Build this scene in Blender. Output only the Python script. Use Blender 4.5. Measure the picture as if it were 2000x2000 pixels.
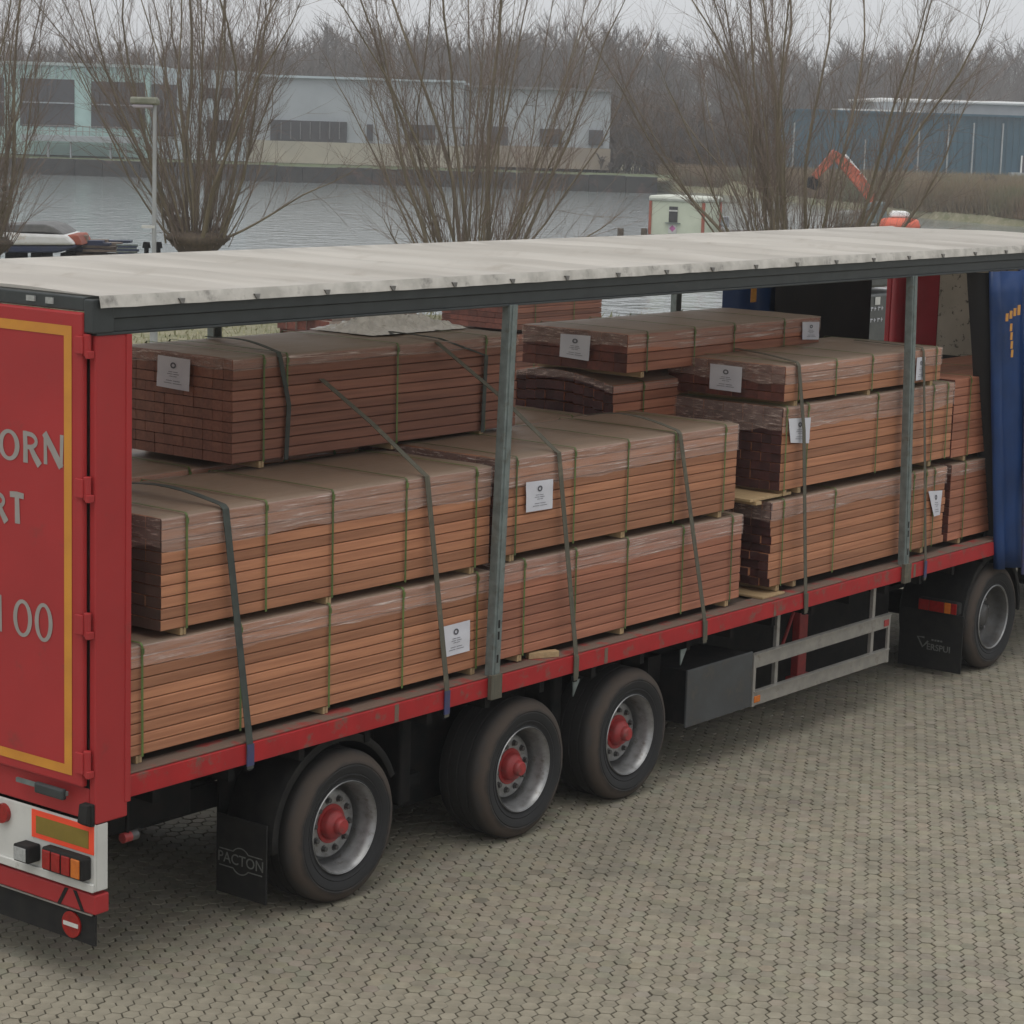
import bpy, bmesh, math, random
import numpy as np
from mathutils import Matrix, Vector, noise as mnoise
random.seed(7); rng = np.random.default_rng(7)
for o in list(bpy.data.objects): bpy.data.objects.remove(o)
sc = bpy.context.scene
R = math.radians

# ------------------------------------------------------------------ camera, sky, sun, exposure
CAM = np.array([-8.705, -9.614, 5.03]); FPX = 4592.3          # focal length in pixels of a 2000 px wide picture
def rotm(axis, a): return np.array(Matrix.Rotation(a, 3, axis))
RM = rotm('Z', R(-52.357)) @ rotm('X', R(80.422)) @ rotm('Z', R(1.759))
cd = bpy.data.cameras.new('camera'); cam = bpy.data.objects.new('camera', cd); sc.collection.objects.link(cam)
m4 = Matrix(RM.tolist()).to_4x4(); m4.translation = Vector(CAM.tolist()); cam.matrix_world = m4
cd.sensor_width = 36; cd.lens = FPX / 2000 * 36; cd.clip_start = .1; cd.clip_end = 6000
sc.camera = cam
SUN_EL, SUN_AZ = 74, 200            # azimuth of the sun, degrees counter-clockwise from +X
w = bpy.data.worlds.new('World'); sc.world = w; w.use_nodes = True
nt = w.node_tree; bg = nt.nodes['Background']
sky = nt.nodes.new('ShaderNodeTexSky'); sky.sky_type = 'NISHITA'; sky.sun_disc = False
sky.sun_elevation = R(SUN_EL); sky.sun_rotation = R(90 - SUN_AZ)
sky.air_density = 1.0; sky.dust_density = 4.0; sky.ozone_density = 1.0
hs = nt.nodes.new('ShaderNodeHueSaturation'); hs.inputs['Saturation'].default_value = .10
ov = nt.nodes.new('ShaderNodeMixRGB'); ov.inputs[0].default_value = .85; ov.inputs[2].default_value = (6.6, 6.75, 6.95, 1)   # even cloud cover over the blue sky
nt.links.new(sky.outputs[0], hs.inputs['Color']); nt.links.new(hs.outputs[0], ov.inputs[1]); nt.links.new(ov.outputs[0], bg.inputs[0])
bg.inputs[1].default_value = .10
ld = bpy.data.lights.new('sun', 'SUN'); ld.energy = 1.1; ld.angle = R(55); ld.color = (1, .97, .93)
sun = bpy.data.objects.new('sun', ld); sc.collection.objects.link(sun)
sd = Vector((math.cos(R(SUN_EL)) * math.cos(R(SUN_AZ)), math.cos(R(SUN_EL)) * math.sin(R(SUN_AZ)), math.sin(R(SUN_EL))))
sun.rotation_euler = sd.to_track_quat('Z', 'Y').to_euler()
sc.view_settings.view_transform = 'Standard'; sc.view_settings.look = 'None'
sc.view_settings.exposure = 0.26; sc.view_settings.gamma = 1
sc.render.engine = 'CYCLES'
sc.cycles.max_bounces = 4; sc.cycles.diffuse_bounces = 3; sc.cycles.transparent_max_bounces = 8; sc.cycles.volume_bounces = 0

# ------------------------------------------------------------------ helpers
COL = sc.collection
FW = np.array([math.sin(R(52.357)), math.cos(R(52.357))]); RT = np.array([FW[1], -FW[0]])
def ray(u, v): return RM @ np.array([(u - 1000) / FPX, -(v - 1000) / FPX, -1])
def at(u, v, D):                       # where the background thing seen at picture point (u, v) stands, D metres away
    return CAM + ray(u, v) * D
def gp(D, S, z=0.): p = CAM[:2] + FW * D + RT * S; return np.array([p[0], p[1], z])
def project(P):
    q = (np.atleast_2d(P) - CAM) @ RM
    return np.stack([1000 + FPX * q[:, 0] / -q[:, 2], 1000 - FPX * q[:, 1] / -q[:, 2], -q[:, 2]], 1)

def node_mat(name):
    m = bpy.data.materials.new(name); m.use_nodes = True
    t = m.node_tree; b = t.nodes['Principled BSDF']; return m, t, b
def N(t, k, **kw):
    n = t.nodes.new('ShaderNode' + k)
    for a, v in kw.items(): setattr(n, a, v)
    return n
def pm(name, c1, c2=None, sc_=4., rough=.6, metal=0., bump=0., bsc=40., stretch=(1, 1, 1), rnd=0., dirt=None, detail=6., lo=.35, hi=.65, spec=.5, attr=None, local=False):
    """procedural material: two colours mixed by noise, per-object brightness, bump, dirt=(colour, scale, lo, hi)"""
    m, t, b = node_mat(name); L = t.links.new
    co = N(t, 'TexCoord'); mp = N(t, 'Mapping'); mp.inputs['Scale'].default_value = stretch
    L(co.outputs['Object'], mp.inputs[0]); vec = mp.outputs[0]
    oi = None
    if rnd or local:
        oi = N(t, 'ObjectInfo'); ad = N(t, 'VectorMath', operation='ADD'); ml = N(t, 'MapRange'); ml.inputs[4].default_value = 300
        L(oi.outputs['Random'], ml.inputs[0]); L(vec, ad.inputs[0]); L(ml.outputs[0], ad.inputs[1]); vec = ad.outputs[0]
    c2 = c2 or tuple(x * .75 for x in c1)
    nz = N(t, 'TexNoise'); nz.inputs['Scale'].default_value = sc_; nz.inputs['Detail'].default_value = detail; L(vec, nz.inputs['Vector'])
    rp = N(t, 'MapRange'); rp.inputs[1].default_value = lo; rp.inputs[2].default_value = hi; L(nz.outputs[0], rp.inputs[0])
    mx = N(t, 'MixRGB'); mx.inputs[1].default_value = (*c1, 1); mx.inputs[2].default_value = (*c2, 1); L(rp.outputs[0], mx.inputs[0])
    col = mx.outputs[0]
    if rnd:
        r2 = N(t, 'MapRange'); r2.inputs[3].default_value = 1 - rnd; r2.inputs[4].default_value = 1 + rnd
        wn = N(t, 'TexWhiteNoise', noise_dimensions='1D'); L(oi.outputs['Random'], wn.inputs['W']); L(wn.outputs[0], r2.inputs[0])
        mu = N(t, 'MixRGB', blend_type='MULTIPLY'); mu.inputs[0].default_value = 1; L(col, mu.inputs[1]); L(r2.outputs[0], mu.inputs[2]); col = mu.outputs[0]
    if attr:
        a = N(t, 'Attribute', attribute_name=attr); mu = N(t, 'MixRGB', blend_type='MULTIPLY'); mu.inputs[0].default_value = 1
        L(col, mu.inputs[1]); L(a.outputs[0], mu.inputs[2]); col = mu.outputs[0]
    if dirt:
        dc, ds, dl, dh = dirt
        n2 = N(t, 'TexNoise'); n2.inputs['Scale'].default_value = ds; n2.inputs['Detail'].default_value = 8; n2.inputs['Roughness'].default_value = .7
        L(co.outputs['Object'], n2.inputs['Vector'])
        r3 = N(t, 'MapRange'); r3.inputs[1].default_value = dl; r3.inputs[2].default_value = dh; L(n2.outputs[0], r3.inputs[0])
        m3 = N(t, 'MixRGB'); L(r3.outputs[0], m3.inputs[0]); L(col, m3.inputs[1]); m3.inputs[2].default_value = (*dc, 1); col = m3.outputs[0]
    L(col, b.inputs['Base Color']); b.inputs['Roughness'].default_value = rough; b.inputs['Metallic'].default_value = metal
    b.inputs['Specular IOR Level'].default_value = spec
    if bump:
        n4 = N(t, 'TexNoise'); n4.inputs['Scale'].default_value = bsc; n4.inputs['Detail'].default_value = 5; L(vec, n4.inputs['Vector'])
        bp = N(t, 'Bump'); bp.inputs['Strength'].default_value = bump; bp.inputs['Distance'].default_value = .01
        L(n4.outputs[0], bp.inputs['Height']); L(bp.outputs[0], b.inputs['Normal'])
    return m

class MB:
    """collects shapes, builds ONE mesh object"""
    def __init__(s): s.v = []; s.f = []; s.mi = []
    def add(s, vs, fs, mi=0):
        k = len(s.v); s.v += [tuple(map(float, p)) for p in vs]; s.f += [tuple(i + k for i in f) for f in fs]; s.mi += [mi] * len(fs); return s
    def box(s, x0, x1, y0, y1, z0, z1, mi=0):
        return s.add([(x, y, z) for x in (x0, x1) for y in (y0, y1) for z in (z0, z1)],
                     [(0, 1, 3, 2), (4, 6, 7, 5), (0, 4, 5, 1), (2, 3, 7, 6), (0, 2, 6, 4), (1, 5, 7, 3)], mi)
    def obox(s, c, ax, ay, az, mi=0):            # centre and three half-axis vectors
        c, ax, ay, az = map(np.array, (c, ax, ay, az))
        return s.add([c + i * ax + j * ay + k * az for i in (-1, 1) for j in (-1, 1) for k in (-1, 1)],
                     [(0, 1, 3, 2), (4, 6, 7, 5), (0, 4, 5, 1), (2, 3, 7, 6), (0, 2, 6, 4), (1, 5, 7, 3)], mi)
    def prism(s, poly, axis, a, b, mi=0):        # poly in the two other axes, extruded a..b along axis
        n = len(poly); i = 'xyz'.index(axis)
        def P(q, t): l = list(q); l.insert(i, t); return l
        return s.add([P(q, a) for q in poly] + [P(q, b) for q in poly],
                     [tuple(range(n))[::-1], tuple(range(n, 2 * n))] + [(k, (k + 1) % n, n + (k + 1) % n, n + k) for k in range(n)], mi)
    def tube(s, p0, p1, r0, r1=None, n=10, cap=True, mi=0):
        r1 = r0 if r1 is None else r1
        p0, p1 = np.array(p0, float), np.array(p1, float); d = p1 - p0; d = d / np.linalg.norm(d)
        a = np.cross(d, (0, 0, 1) if abs(d[2]) < .9 else (1, 0, 0)); a /= np.linalg.norm(a); b = np.cross(d, a)
        ang = [2 * math.pi * k / n for k in range(n)]
        vs = [p0 + r0 * (math.cos(t) * a + math.sin(t) * b) for t in ang] + [p1 + r1 * (math.cos(t) * a + math.sin(t) * b) for t in ang]
        fs = [(k, (k + 1) % n, n + (k + 1) % n, n + k) for k in range(n)]
        if cap: fs += [tuple(range(n))[::-1], tuple(range(n, 2 * n))]
        return s.add(vs, fs, mi)
    def path(s, pts, r, n=8, mi=0):
        for a, b in zip(pts[:-1], pts[1:]): s.tube(a, b, r, r, n, True, mi)
        return s
    def lathe(s, prof, c=(0, 0, 0), n=40, mi=0):  # profile (radius, y) turned round the y axis
        vs = []; m = len(prof)
        for k in range(n):
            t = 2 * math.pi * k / n
            vs += [(c[0] + r * math.cos(t), c[1] + y, c[2] + r * math.sin(t)) for r, y in prof]
        fs = [(k * m + j, k * m + j + 1, ((k + 1) % n) * m + j + 1, ((k + 1) % n) * m + j) for k in range(n) for j in range(m - 1)]
        return s.add(vs, fs, mi)
    def ribbon(s, pts, wd, hw, th=.004, mi=0):   # flat band along pts, width direction wd
        pts = [np.array(p, float) for p in pts]; wd = np.array(wd, float); wd /= np.linalg.norm(wd)
        vs = []; n = len(pts)
        for i, p in enumerate(pts):
            t = pts[min(i + 1, n - 1)] - pts[max(i - 1, 0)]; nn = np.cross(t, wd); nn /= np.linalg.norm(nn) + 1e-9
            vs += [p - wd * hw - nn * th / 2, p + wd * hw - nn * th / 2, p + wd * hw + nn * th / 2, p - wd * hw + nn * th / 2]
        fs = [(3, 2, 1, 0), tuple(4 * (n - 1) + k for k in range(4))]
        for i in range(n - 1):
            for k in range(4): fs.append((4 * i + k, 4 * i + (k + 1) % 4, 4 * i + 4 + (k + 1) % 4, 4 * i + 4 + k))
        return s.add(vs, fs, mi)
    def grid(s, P, mi=0):                        # P[i][j] points
        a, b = len(P), len(P[0])
        return s.add([q for r_ in P for q in r_], [(i * b + j, i * b + j + 1, (i + 1) * b + j + 1, (i + 1) * b + j) for i in range(a - 1) for j in range(b - 1)], mi)
    def build(s, name, mats, parent=None, smooth=False, bevel=0., loc=None):
        me = bpy.data.meshes.new(name); me.from_pydata(s.v, [], s.f)
        mats = mats if isinstance(mats, (list, tuple)) else [mats]
        for m in mats: me.materials.append(m)
        if len(mats) > 1: me.polygons.foreach_set('material_index', s.mi)
        bm = bmesh.new(); bm.from_mesh(me); bmesh.ops.recalc_face_normals(bm, faces=bm.faces); bm.to_mesh(me); bm.free()
        if smooth:
            me.polygons.foreach_set('use_smooth', [True] * len(me.polygons))
            if smooth != 'all': me.set_sharp_from_angle(angle=R(38))
        o = bpy.data.objects.new(name, me); COL.objects.link(o)
        if bevel:
            b = o.modifiers.new('bevel', 'BEVEL'); b.width = bevel; b.segments = 2; b.limit_method = 'ANGLE'; b.angle_limit = R(40)
        return put(o, parent, loc)
def put(o, parent=None, loc=None):
    if loc is not None: o.location = loc
    if parent is not None:
        o.parent = parent
        if 'base' in parent: o.matrix_parent_inverse = Matrix.Translation(-Vector(parent['base']))
    return o
def empty(name, base=(0, 0, 0), parent=None, keep=False):
    """Empty at a thing's base; its parts keep their own world coordinates"""
    o = bpy.data.objects.new(name, None); COL.objects.link(o); o.empty_display_size = .2
    o.location = base
    if not keep: o['base'] = tuple(float(x) for x in base)
    if parent is not None: put(o, parent)
    return o
def tag(o, label=None, cat=None, group=None, kind=None):
    if label: o['label'] = label
    if cat: o['category'] = cat
    if group: o['group'] = group
    if kind: o['kind'] = kind
    return o
def np_mesh(name, V, F, mat, parent=None, smooth=False, col=None):
    """V (n,3), F (m,k) arrays -> one mesh object; col = per-face multiplier stored as 'tone'"""
    me = bpy.data.meshes.new(name); V = np.asarray(V, np.float32); F = np.asarray(F, np.int32); k = F.shape[1]
    me.vertices.add(len(V)); me.vertices.foreach_set('co', V.ravel())
    me.loops.add(F.size); me.loops.foreach_set('vertex_index', F.ravel())
    me.polygons.add(len(F)); me.polygons.foreach_set('loop_start', np.arange(0, F.size, k, dtype=np.int32))
    try: me.polygons.foreach_set('loop_total', np.full(len(F), k, np.int32))
    except Exception: pass
    me.update(calc_edges=True); me.validate()
    if col is not None:
        a = me.attributes.new('tone', 'FLOAT_COLOR', 'FACE'); a.data.foreach_set('color', np.concatenate([col, np.ones((len(F), 1))], 1).astype(np.float32).ravel())
    if not smooth: me.shade_flat()
    me.materials.append(mat); o = bpy.data.objects.new(name, me); COL.objects.link(o)
    return put(o, parent)
def seg_tubes(P0, P1, R0, R1, n=3):
    """many tapered segments at once"""
    P0, P1 = np.asarray(P0), np.asarray(P1); R0, R1 = np.asarray(R0), np.asarray(R1)
    d = P1 - P0; d = d / (np.linalg.norm(d, axis=1, keepdims=True) + 1e-9)
    up = np.where(np.abs(d[:, 2:3]) < .9, np.array([[0, 0, 1.]]), np.array([[1., 0, 0]]))
    a = np.cross(d, up); a /= np.linalg.norm(a, axis=1, keepdims=True); b = np.cross(d, a)
    t = np.arange(n) * 2 * np.pi / n
    ring = np.cos(t)[None, :, None] * a[:, None] + np.sin(t)[None, :, None] * b[:, None]
    V = np.stack([P0[:, None] + ring * R0[:, None, None], P1[:, None] + ring * R1[:, None, None]], 1).reshape(-1, 3)
    k = np.arange(n); q = np.stack([k, (k + 1) % n, n + (k + 1) % n, n + k], 1)
    F = (q[None] + (np.arange(len(P0)) * 2 * n)[:, None, None]).reshape(-1, 4)
    return V, F
def text_mesh(body, size, name, mat, M, parent=None, ext=.001, bold=0.):
    c = bpy.data.curves.new('t', 'FONT'); c.body = body; c.size = size; c.align_x = 'CENTER'; c.align_y = 'CENTER'; c.extrude = ext; c.offset = bold
    c.resolution_u = 3
    o = bpy.data.objects.new('t', c); COL.objects.link(o); dg = bpy.context.evaluated_depsgraph_get()
    me = bpy.data.meshes.new_from_object(o.evaluated_get(dg)); bpy.data.objects.remove(o)
    me.transform(M); me.materials.clear(); me.materials.append(mat)
    q = bpy.data.objects.new(name, me); COL.objects.link(q); return put(q, parent)

# ------------------------------------------------------------------ materials
M = {}
M['red'] = pm('red paint', (.40, .034, .035), (.345, .031, .032), 1.6, .5, detail=9, bump=.04, bsc=5, spec=.3, dirt=((.20, .055, .045), 6, .60, .82))
M['red_rail'] = pm('red rail paint', (.42, .022, .024), (.345, .020, .022), 5, .55, spec=.3, dirt=((.15, .10, .075), 7, .54, .68))
M['railtop'] = pm('worn dirty steel', (.17, .115, .085), (.30, .045, .035), 6, .8, lo=.52, hi=.66, bump=.3, bsc=60)
M['yellow'] = pm('yellow stripe', (.62, .27, .03), (.55, .23, .03), 6, .5)
M['silver_letter'] = pm('grey lettering', (.33, .30, .28), (.28, .26, .24), 8, .5)
M['black_rubber'] = pm('black rubber', (.014, .014, .014), (.022, .021, .019), 10, .8, spec=.25)
M['dark_steel'] = pm('dark chassis steel', (.010, .011, .011), (.018, .016, .015), 8, .85, spec=.15)
M['beam'] = pm('charcoal aluminium', (.040, .047, .048), (.030, .035, .036), 6, .5, dirt=((.09, .09, .08), 5, .6, .85))
M['canvas'] = pm('dirty white canvas', (.63, .595, .54), (.46, .43, .385), 1.6, .75, stretch=(3.2, .22, 1), detail=9, lo=.36, hi=.66, dirt=((.38, .34, .29), 2.3, .56, .82))
def _translucent(m, k):
    t = m.node_tree; b = t.nodes['Principled BSDF']; tr = t.nodes.new('ShaderNodeBsdfTranslucent'); ms = t.nodes.new('ShaderNodeMixShader'); ms.inputs[0].default_value = k
    tr.inputs[0].default_value = (.80, .76, .68, 1); t.links.new(b.outputs[0], ms.inputs[1]); t.links.new(tr.outputs[0], ms.inputs[2]); t.links.new(ms.outputs[0], t.nodes['Material Output'].inputs[0])
_translucent(M['canvas'], .26)
M['bowend'] = pm('bow end', (.16, .155, .145), (.24, .23, .22), 20, .8)
M['canvas_edge'] = pm('canvas edge', (.60, .57, .52), (.42, .40, .36), 8, .75, dirt=((.14, .13, .12), 6, .55, .75))
M['white'] = pm('white panel', (.62, .62, .58), (.52, .52, .49), 4, .45, dirt=((.22, .2, .17), 7, .62, .8))
M['galv'] = pm('galvanised post', (.20, .235, .225), (.14, .165, .16), 14, .45, metal=.25, dirt=((.11, .10, .075), 12, .55, .75))
M['alu'] = pm('aluminium guard', (.36, .34, .31), (.28, .27, .25), 10, .42, metal=.45, dirt=((.16, .14, .11), 9, .55, .75))
M['rim'] = pm('silver rim', (.34, .34, .34), (.24, .24, .235), 14, .38, metal=.55, dirt=((.13, .11, .09), 18, .55, .75))
M['rimdark'] = pm('dull rim', (.10, .10, .10), (.07, .065, .06), 14, .5, metal=.3)
M['hub'] = pm('red hub', (.36, .035, .035), (.26, .03, .03), 16, .5, dirt=((.16, .07, .06), 20, .55, .75))
M['plank'] = pm('hardwood', (.44, .195, .100), (.33, .138, .070), 3, .62, stretch=(.5, 12, 12), rnd=.25, bump=.12, bsc=30)
M['plank_shaded'] = pm('roof-shaded hardwood', (.27, .112, .068), (.20, .080, .050), 3, .65, stretch=(.5, 12, 12), rnd=.16, bump=.12, bsc=30)  # hardwood with the roof's shade put into its colour
M['end_dark'] = pm('dusty dark end grain', (.105, .060, .044), (.075, .045, .034), 8, .85, rnd=.12)
M['end_maroon'] = pm('maroon end grain', (.075, .024, .022), (.05, .018, .016), 20, .8, rnd=.25)
M['plank_red'] = pm('red hardwood', (.41, .165, .095), (.31, .118, .068), 3, .62, stretch=(.5, 12, 12), rnd=.22, bump=.12, bsc=30)
M['end'] = pm('end grain', (.150, .048, .032), (.095, .032, .024), 20, .75, rnd=.35)
M['bearer'] = pm('softwood bearer', (.44, .31, .165), (.35, .24, .125), 5, .7, stretch=(8, 1, 8), rnd=.15)
M['band'] = pm('green band', (.10, .15, .035), (.075, .11, .03), 8, .45, rnd=.25)
M['lash'] = pm('grey lashing webbing', (.115, .105, .075), (.085, .08, .06), 12, .8, stretch=(6, 6, .6), dirt=((.20, .17, .11), 7, .55, .75))
M['lash_dark'] = pm('dark lashing webbing', (.060, .070, .060), (.045, .05, .045), 12, .8)
M['bluesteel'] = pm('blue webbing end', (.045, .055, .16), (.06, .06, .11), 14, .6)
M['paper'] = pm('paper sheet', (.66, .66, .70), (.60, .60, .65), 6, .8)
M['ink'] = pm('printed ink', (.12, .12, .14), rough=.8)
M['blue_curtain'] = pm('blue tarpaulin', (.007, .042, .155), (.005, .030, .110), 3, .42, bump=.35, bsc=5)
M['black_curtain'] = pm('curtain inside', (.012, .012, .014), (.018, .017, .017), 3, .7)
M['orange_tape'] = pm('orange tape', (.62, .30, .04), (.50, .22, .04), 30, .5)
M['ply'] = pm('stained plywood', (.60, .54, .45), (.48, .43, .35), 3, .75, dirt=((.09, .08, .065), 13, .575, .63))
M['red_front'] = pm('front wall red', (.36, .016, .025), (.30, .014, .02), 4, .4)
M['lens_red'] = pm('red lens', (.32, .014, .012), (.24, .012, .01), 30, .25)
M['lens_amber'] = pm('amber lens', (.60, .17, .02), (.5, .13, .02), 30, .25)
M['lens_clear'] = pm('clear lens', (.40, .41, .40), (.30, .31, .30), 50, .2)
M['fluo'] = pm('fluorescent orange', (.95, .085, .03), (.88, .075, .03), 8, .5)
M['ochre'] = pm('reflective ochre', (.24, .17, .025), (.20, .145, .02), 8, .5)
M['logo'] = pm('faded logo', (.16, .165, .15), (.11, .11, .10), 25, .8)
M['floor'] = pm('trailer floor', (.10, .07, .05), (.065, .048, .036), 5, .8)
M['toolbox'] = pm('grey toolbox', (.060, .064, .066), (.045, .047, .048), 6, .55, dirt=((.10, .085, .065), 6, .55, .8))
def tyre_mat():
    m, t, b = node_mat('dusty tyre'); L = t.links.new
    co = N(t, 'TexCoord'); sx = N(t, 'SeparateXYZ'); L(co.outputs['Object'], sx.inputs[0])
    cb = N(t, 'CombineXYZ'); L(sx.outputs[0], cb.inputs[0]); L(sx.outputs[2], cb.inputs[2])
    ln = N(t, 'VectorMath', operation='LENGTH'); L(cb.outputs[0], ln.inputs[0])
    nz = N(t, 'TexNoise'); nz.inputs['Scale'].default_value = 7; nz.inputs['Detail'].default_value = 6; L(co.outputs['Object'], nz.inputs[0])
    ad = N(t, 'Math', operation='MULTIPLY_ADD'); L(nz.outputs[0], ad.inputs[0]); ad.inputs[1].default_value = .09; L(ln.outputs['Value'], ad.inputs[2])
    rp = N(t, 'ValToRGB'); L(ad.outputs[0], rp.inputs[0]); e = rp.color_ramp.elements
    e[0].position = .36; e[0].color = (.017, .017, .018, 1); e[1].position = .57; e[1].color = (.055, .048, .042, 1)
    for pos, c in ((.455, (.018, .018, .018, 1)), (.49, (.066, .049, .038, 1)), (.525, (.056, .043, .034, 1)), (.545, (.045, .04, .037, 1))):
        x = e.new(pos); x.color = c
    fy = N(t, 'MapRange'); fy.inputs[1].default_value = .03; fy.inputs[2].default_value = .085; L(sx.outputs[1], fy.inputs[0])
    mt_ = N(t, 'MixRGB'); L(fy.outputs[0], mt_.inputs[0]); L(rp.outputs[0], mt_.inputs[1]); mt_.inputs[2].default_value = (.018, .017, .016, 1)
    L(mt_.outputs[0], b.inputs['Base Color']); b.inputs['Roughness'].default_value = .85
    return m
M['tyre'] = tyre_mat()
def film_mat():
    m, t, b = node_mat('stretch film'); L = t.links.new
    co = N(t, 'TexCoord'); geo = N(t, 'NewGeometry'); sx = N(t, 'SeparateXYZ'); L(geo.outputs['Normal'], sx.inputs[0])
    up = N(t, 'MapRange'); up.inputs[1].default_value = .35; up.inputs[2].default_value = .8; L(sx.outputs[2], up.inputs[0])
    mp = N(t, 'Mapping'); mp.inputs['Scale'].default_value = (1.3, 5, 32); mp.inputs['Rotation'].default_value = (0, R(2), 0); L(co.outputs['Object'], mp.inputs[0])
    nz = N(t, 'TexNoise'); nz.inputs['Scale'].default_value = 1.9; nz.inputs['Detail'].default_value = 8; nz.inputs['Roughness'].default_value = .62; L(mp.outputs[0], nz.inputs[0])
    rs = N(t, 'MapRange'); rs.inputs[1].default_value = .38; rs.inputs[2].default_value = .68; rs.inputs[3].default_value = .16; rs.inputs[4].default_value = .54; L(nz.outputs[0], rs.inputs[0])
    n2 = N(t, 'TexNoise'); n2.inputs['Scale'].default_value = 2.2; n2.inputs['Detail'].default_value = 9; L(co.outputs['Object'], n2.inputs[0])
    rt = N(t, 'MapRange'); rt.inputs[1].default_value = .3; rt.inputs[2].default_value = .7; rt.inputs[3].default_value = .80; rt.inputs[4].default_value = .93; L(n2.outputs[0], rt.inputs[0])
    hl = N(t, 'MapRange'); hl.inputs[1].default_value = .60; hl.inputs[2].default_value = .72; hl.inputs[4].default_value = .45; L(nz.outputs[0], hl.inputs[0])  # pale wrinkle highlights, painted into the film's opacity and colour
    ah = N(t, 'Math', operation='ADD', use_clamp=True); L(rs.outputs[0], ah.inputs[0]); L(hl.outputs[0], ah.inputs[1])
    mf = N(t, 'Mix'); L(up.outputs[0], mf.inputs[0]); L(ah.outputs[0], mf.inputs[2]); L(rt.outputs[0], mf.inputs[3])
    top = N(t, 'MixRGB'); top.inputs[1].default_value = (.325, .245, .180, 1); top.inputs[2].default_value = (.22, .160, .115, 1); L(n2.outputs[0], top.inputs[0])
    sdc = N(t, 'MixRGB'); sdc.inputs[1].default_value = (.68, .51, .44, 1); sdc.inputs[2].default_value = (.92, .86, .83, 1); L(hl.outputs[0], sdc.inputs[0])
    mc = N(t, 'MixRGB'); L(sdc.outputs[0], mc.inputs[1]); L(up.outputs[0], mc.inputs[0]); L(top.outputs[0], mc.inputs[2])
    L(mc.outputs[0], b.inputs['Base Color'])
    rr = N(t, 'MapRange'); rr.inputs[3].default_value = .16; rr.inputs[4].default_value = .45; L(up.outputs[0], rr.inputs[0]); L(rr.outputs[0], b.inputs['Roughness'])
    bp = N(t, 'Bump'); bp.inputs['Strength'].default_value = .6; bp.inputs['Distance'].default_value = .02; L(nz.outputs[0], bp.inputs['Height']); L(bp.outputs[0], b.inputs['Normal'])
    tr = N(t, 'BsdfTransparent'); ms = N(t, 'MixShader'); L(mf.outputs[0], ms.inputs[0]); L(tr.outputs[0], ms.inputs[1]); L(b.outputs[0], ms.inputs[2])
    L(ms.outputs[0], t.nodes['Material Output'].inputs[0]); return m
M['film'] = film_mat()
M['whitefilm'] = pm('crumpled white film', (.90, .88, .85), (.74, .72, .69), 12, .25)
M['paver'] = pm('concrete paver', (.270, .243, .184), (.218, .196, .146), 9, .85, bump=.25, bsc=90, attr='tone', dirt=((.140, .130, .102), .7, .50, .78))
M['paver_one'] = pm('concrete paver single', (.270, .243, .184), (.218, .196, .146), 9, .85, bump=.25, bsc=90, rnd=.08, dirt=((.140, .130, .102), .7, .50, .78))
M['joint'] = pm('joint sand', (.070, .058, .040), (.050, .045, .028), 12, .95)

# ------------------------------------------------------------------ ground, pavement, water
def dfar(S):
    return np.interp(S, [-3000, 9, 13, 19.4, 29.7, 35.3, 60, 200, 3000], [214, 214, 222, 214, 172, 162, 140, 118, 118])
Ss = np.array([-3000, -1200, -500, -200, -110, -80] + list(range(-60, 62, 3)) + [80, 110, 200, 500, 1200, 3000], float)
rows = []
for S in Ss:
    df = float(dfar(S)); prof = [(-300, -.03), (0, -.03), (30, -.03), (45, -.03), (57, -.05), (60.5, -.10), (63, -1.3), (66, -2.4), (70, -2.6), (90, -2.6)]
    prof += [(df - 3, -2.6), (df - .6, -1.9), (df + .6, -.9), (df + 2, -.25), (df + 6, -.20), (df + 25, -.2), (df + 80, -.2), (df + 250, -.2), (900, -.2), (3500, -.2)]
    rows.append([gp(d, S, z) for d, z in prof])
gm = pm('dry winter grass', (.26, .235, .15), (.16, .165, .085), .9, .95, bump=.6, bsc=9, dirt=((.36, .32, .23), 3.5, .5, .7))
ground = MB().grid(rows).build('ground', gm, smooth='all'); tag(ground, kind='structure')
def water_mat():
    m, t, b = node_mat('harbour water'); L = t.links.new
    b.inputs['Base Color'].default_value = (.19, .21, .205, 1); b.inputs['Roughness'].default_value = .10; b.inputs['IOR'].default_value = 1.33
    co = N(t, 'TexCoord'); nz = N(t, 'TexNoise'); nz.inputs['Scale'].default_value = 1.1; nz.inputs['Detail'].default_value = 4; L(co.outputs['Object'], nz.inputs[0])
    bp = N(t, 'Bump'); bp.inputs['Strength'].default_value = 1.0; bp.inputs['Distance'].default_value = .13; L(nz.outputs[0], bp.inputs['Height']); L(bp.outputs[0], b.inputs['Normal'])
    return m
wt = MB().grid([[gp(58, S, -1.5) for S in (-2500, 0, 2500)], [gp(300, S, -1.5) for S in (-2500, 0, 2500)]]).build('water', water_mat()); tag(wt, kind='structure')

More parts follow.
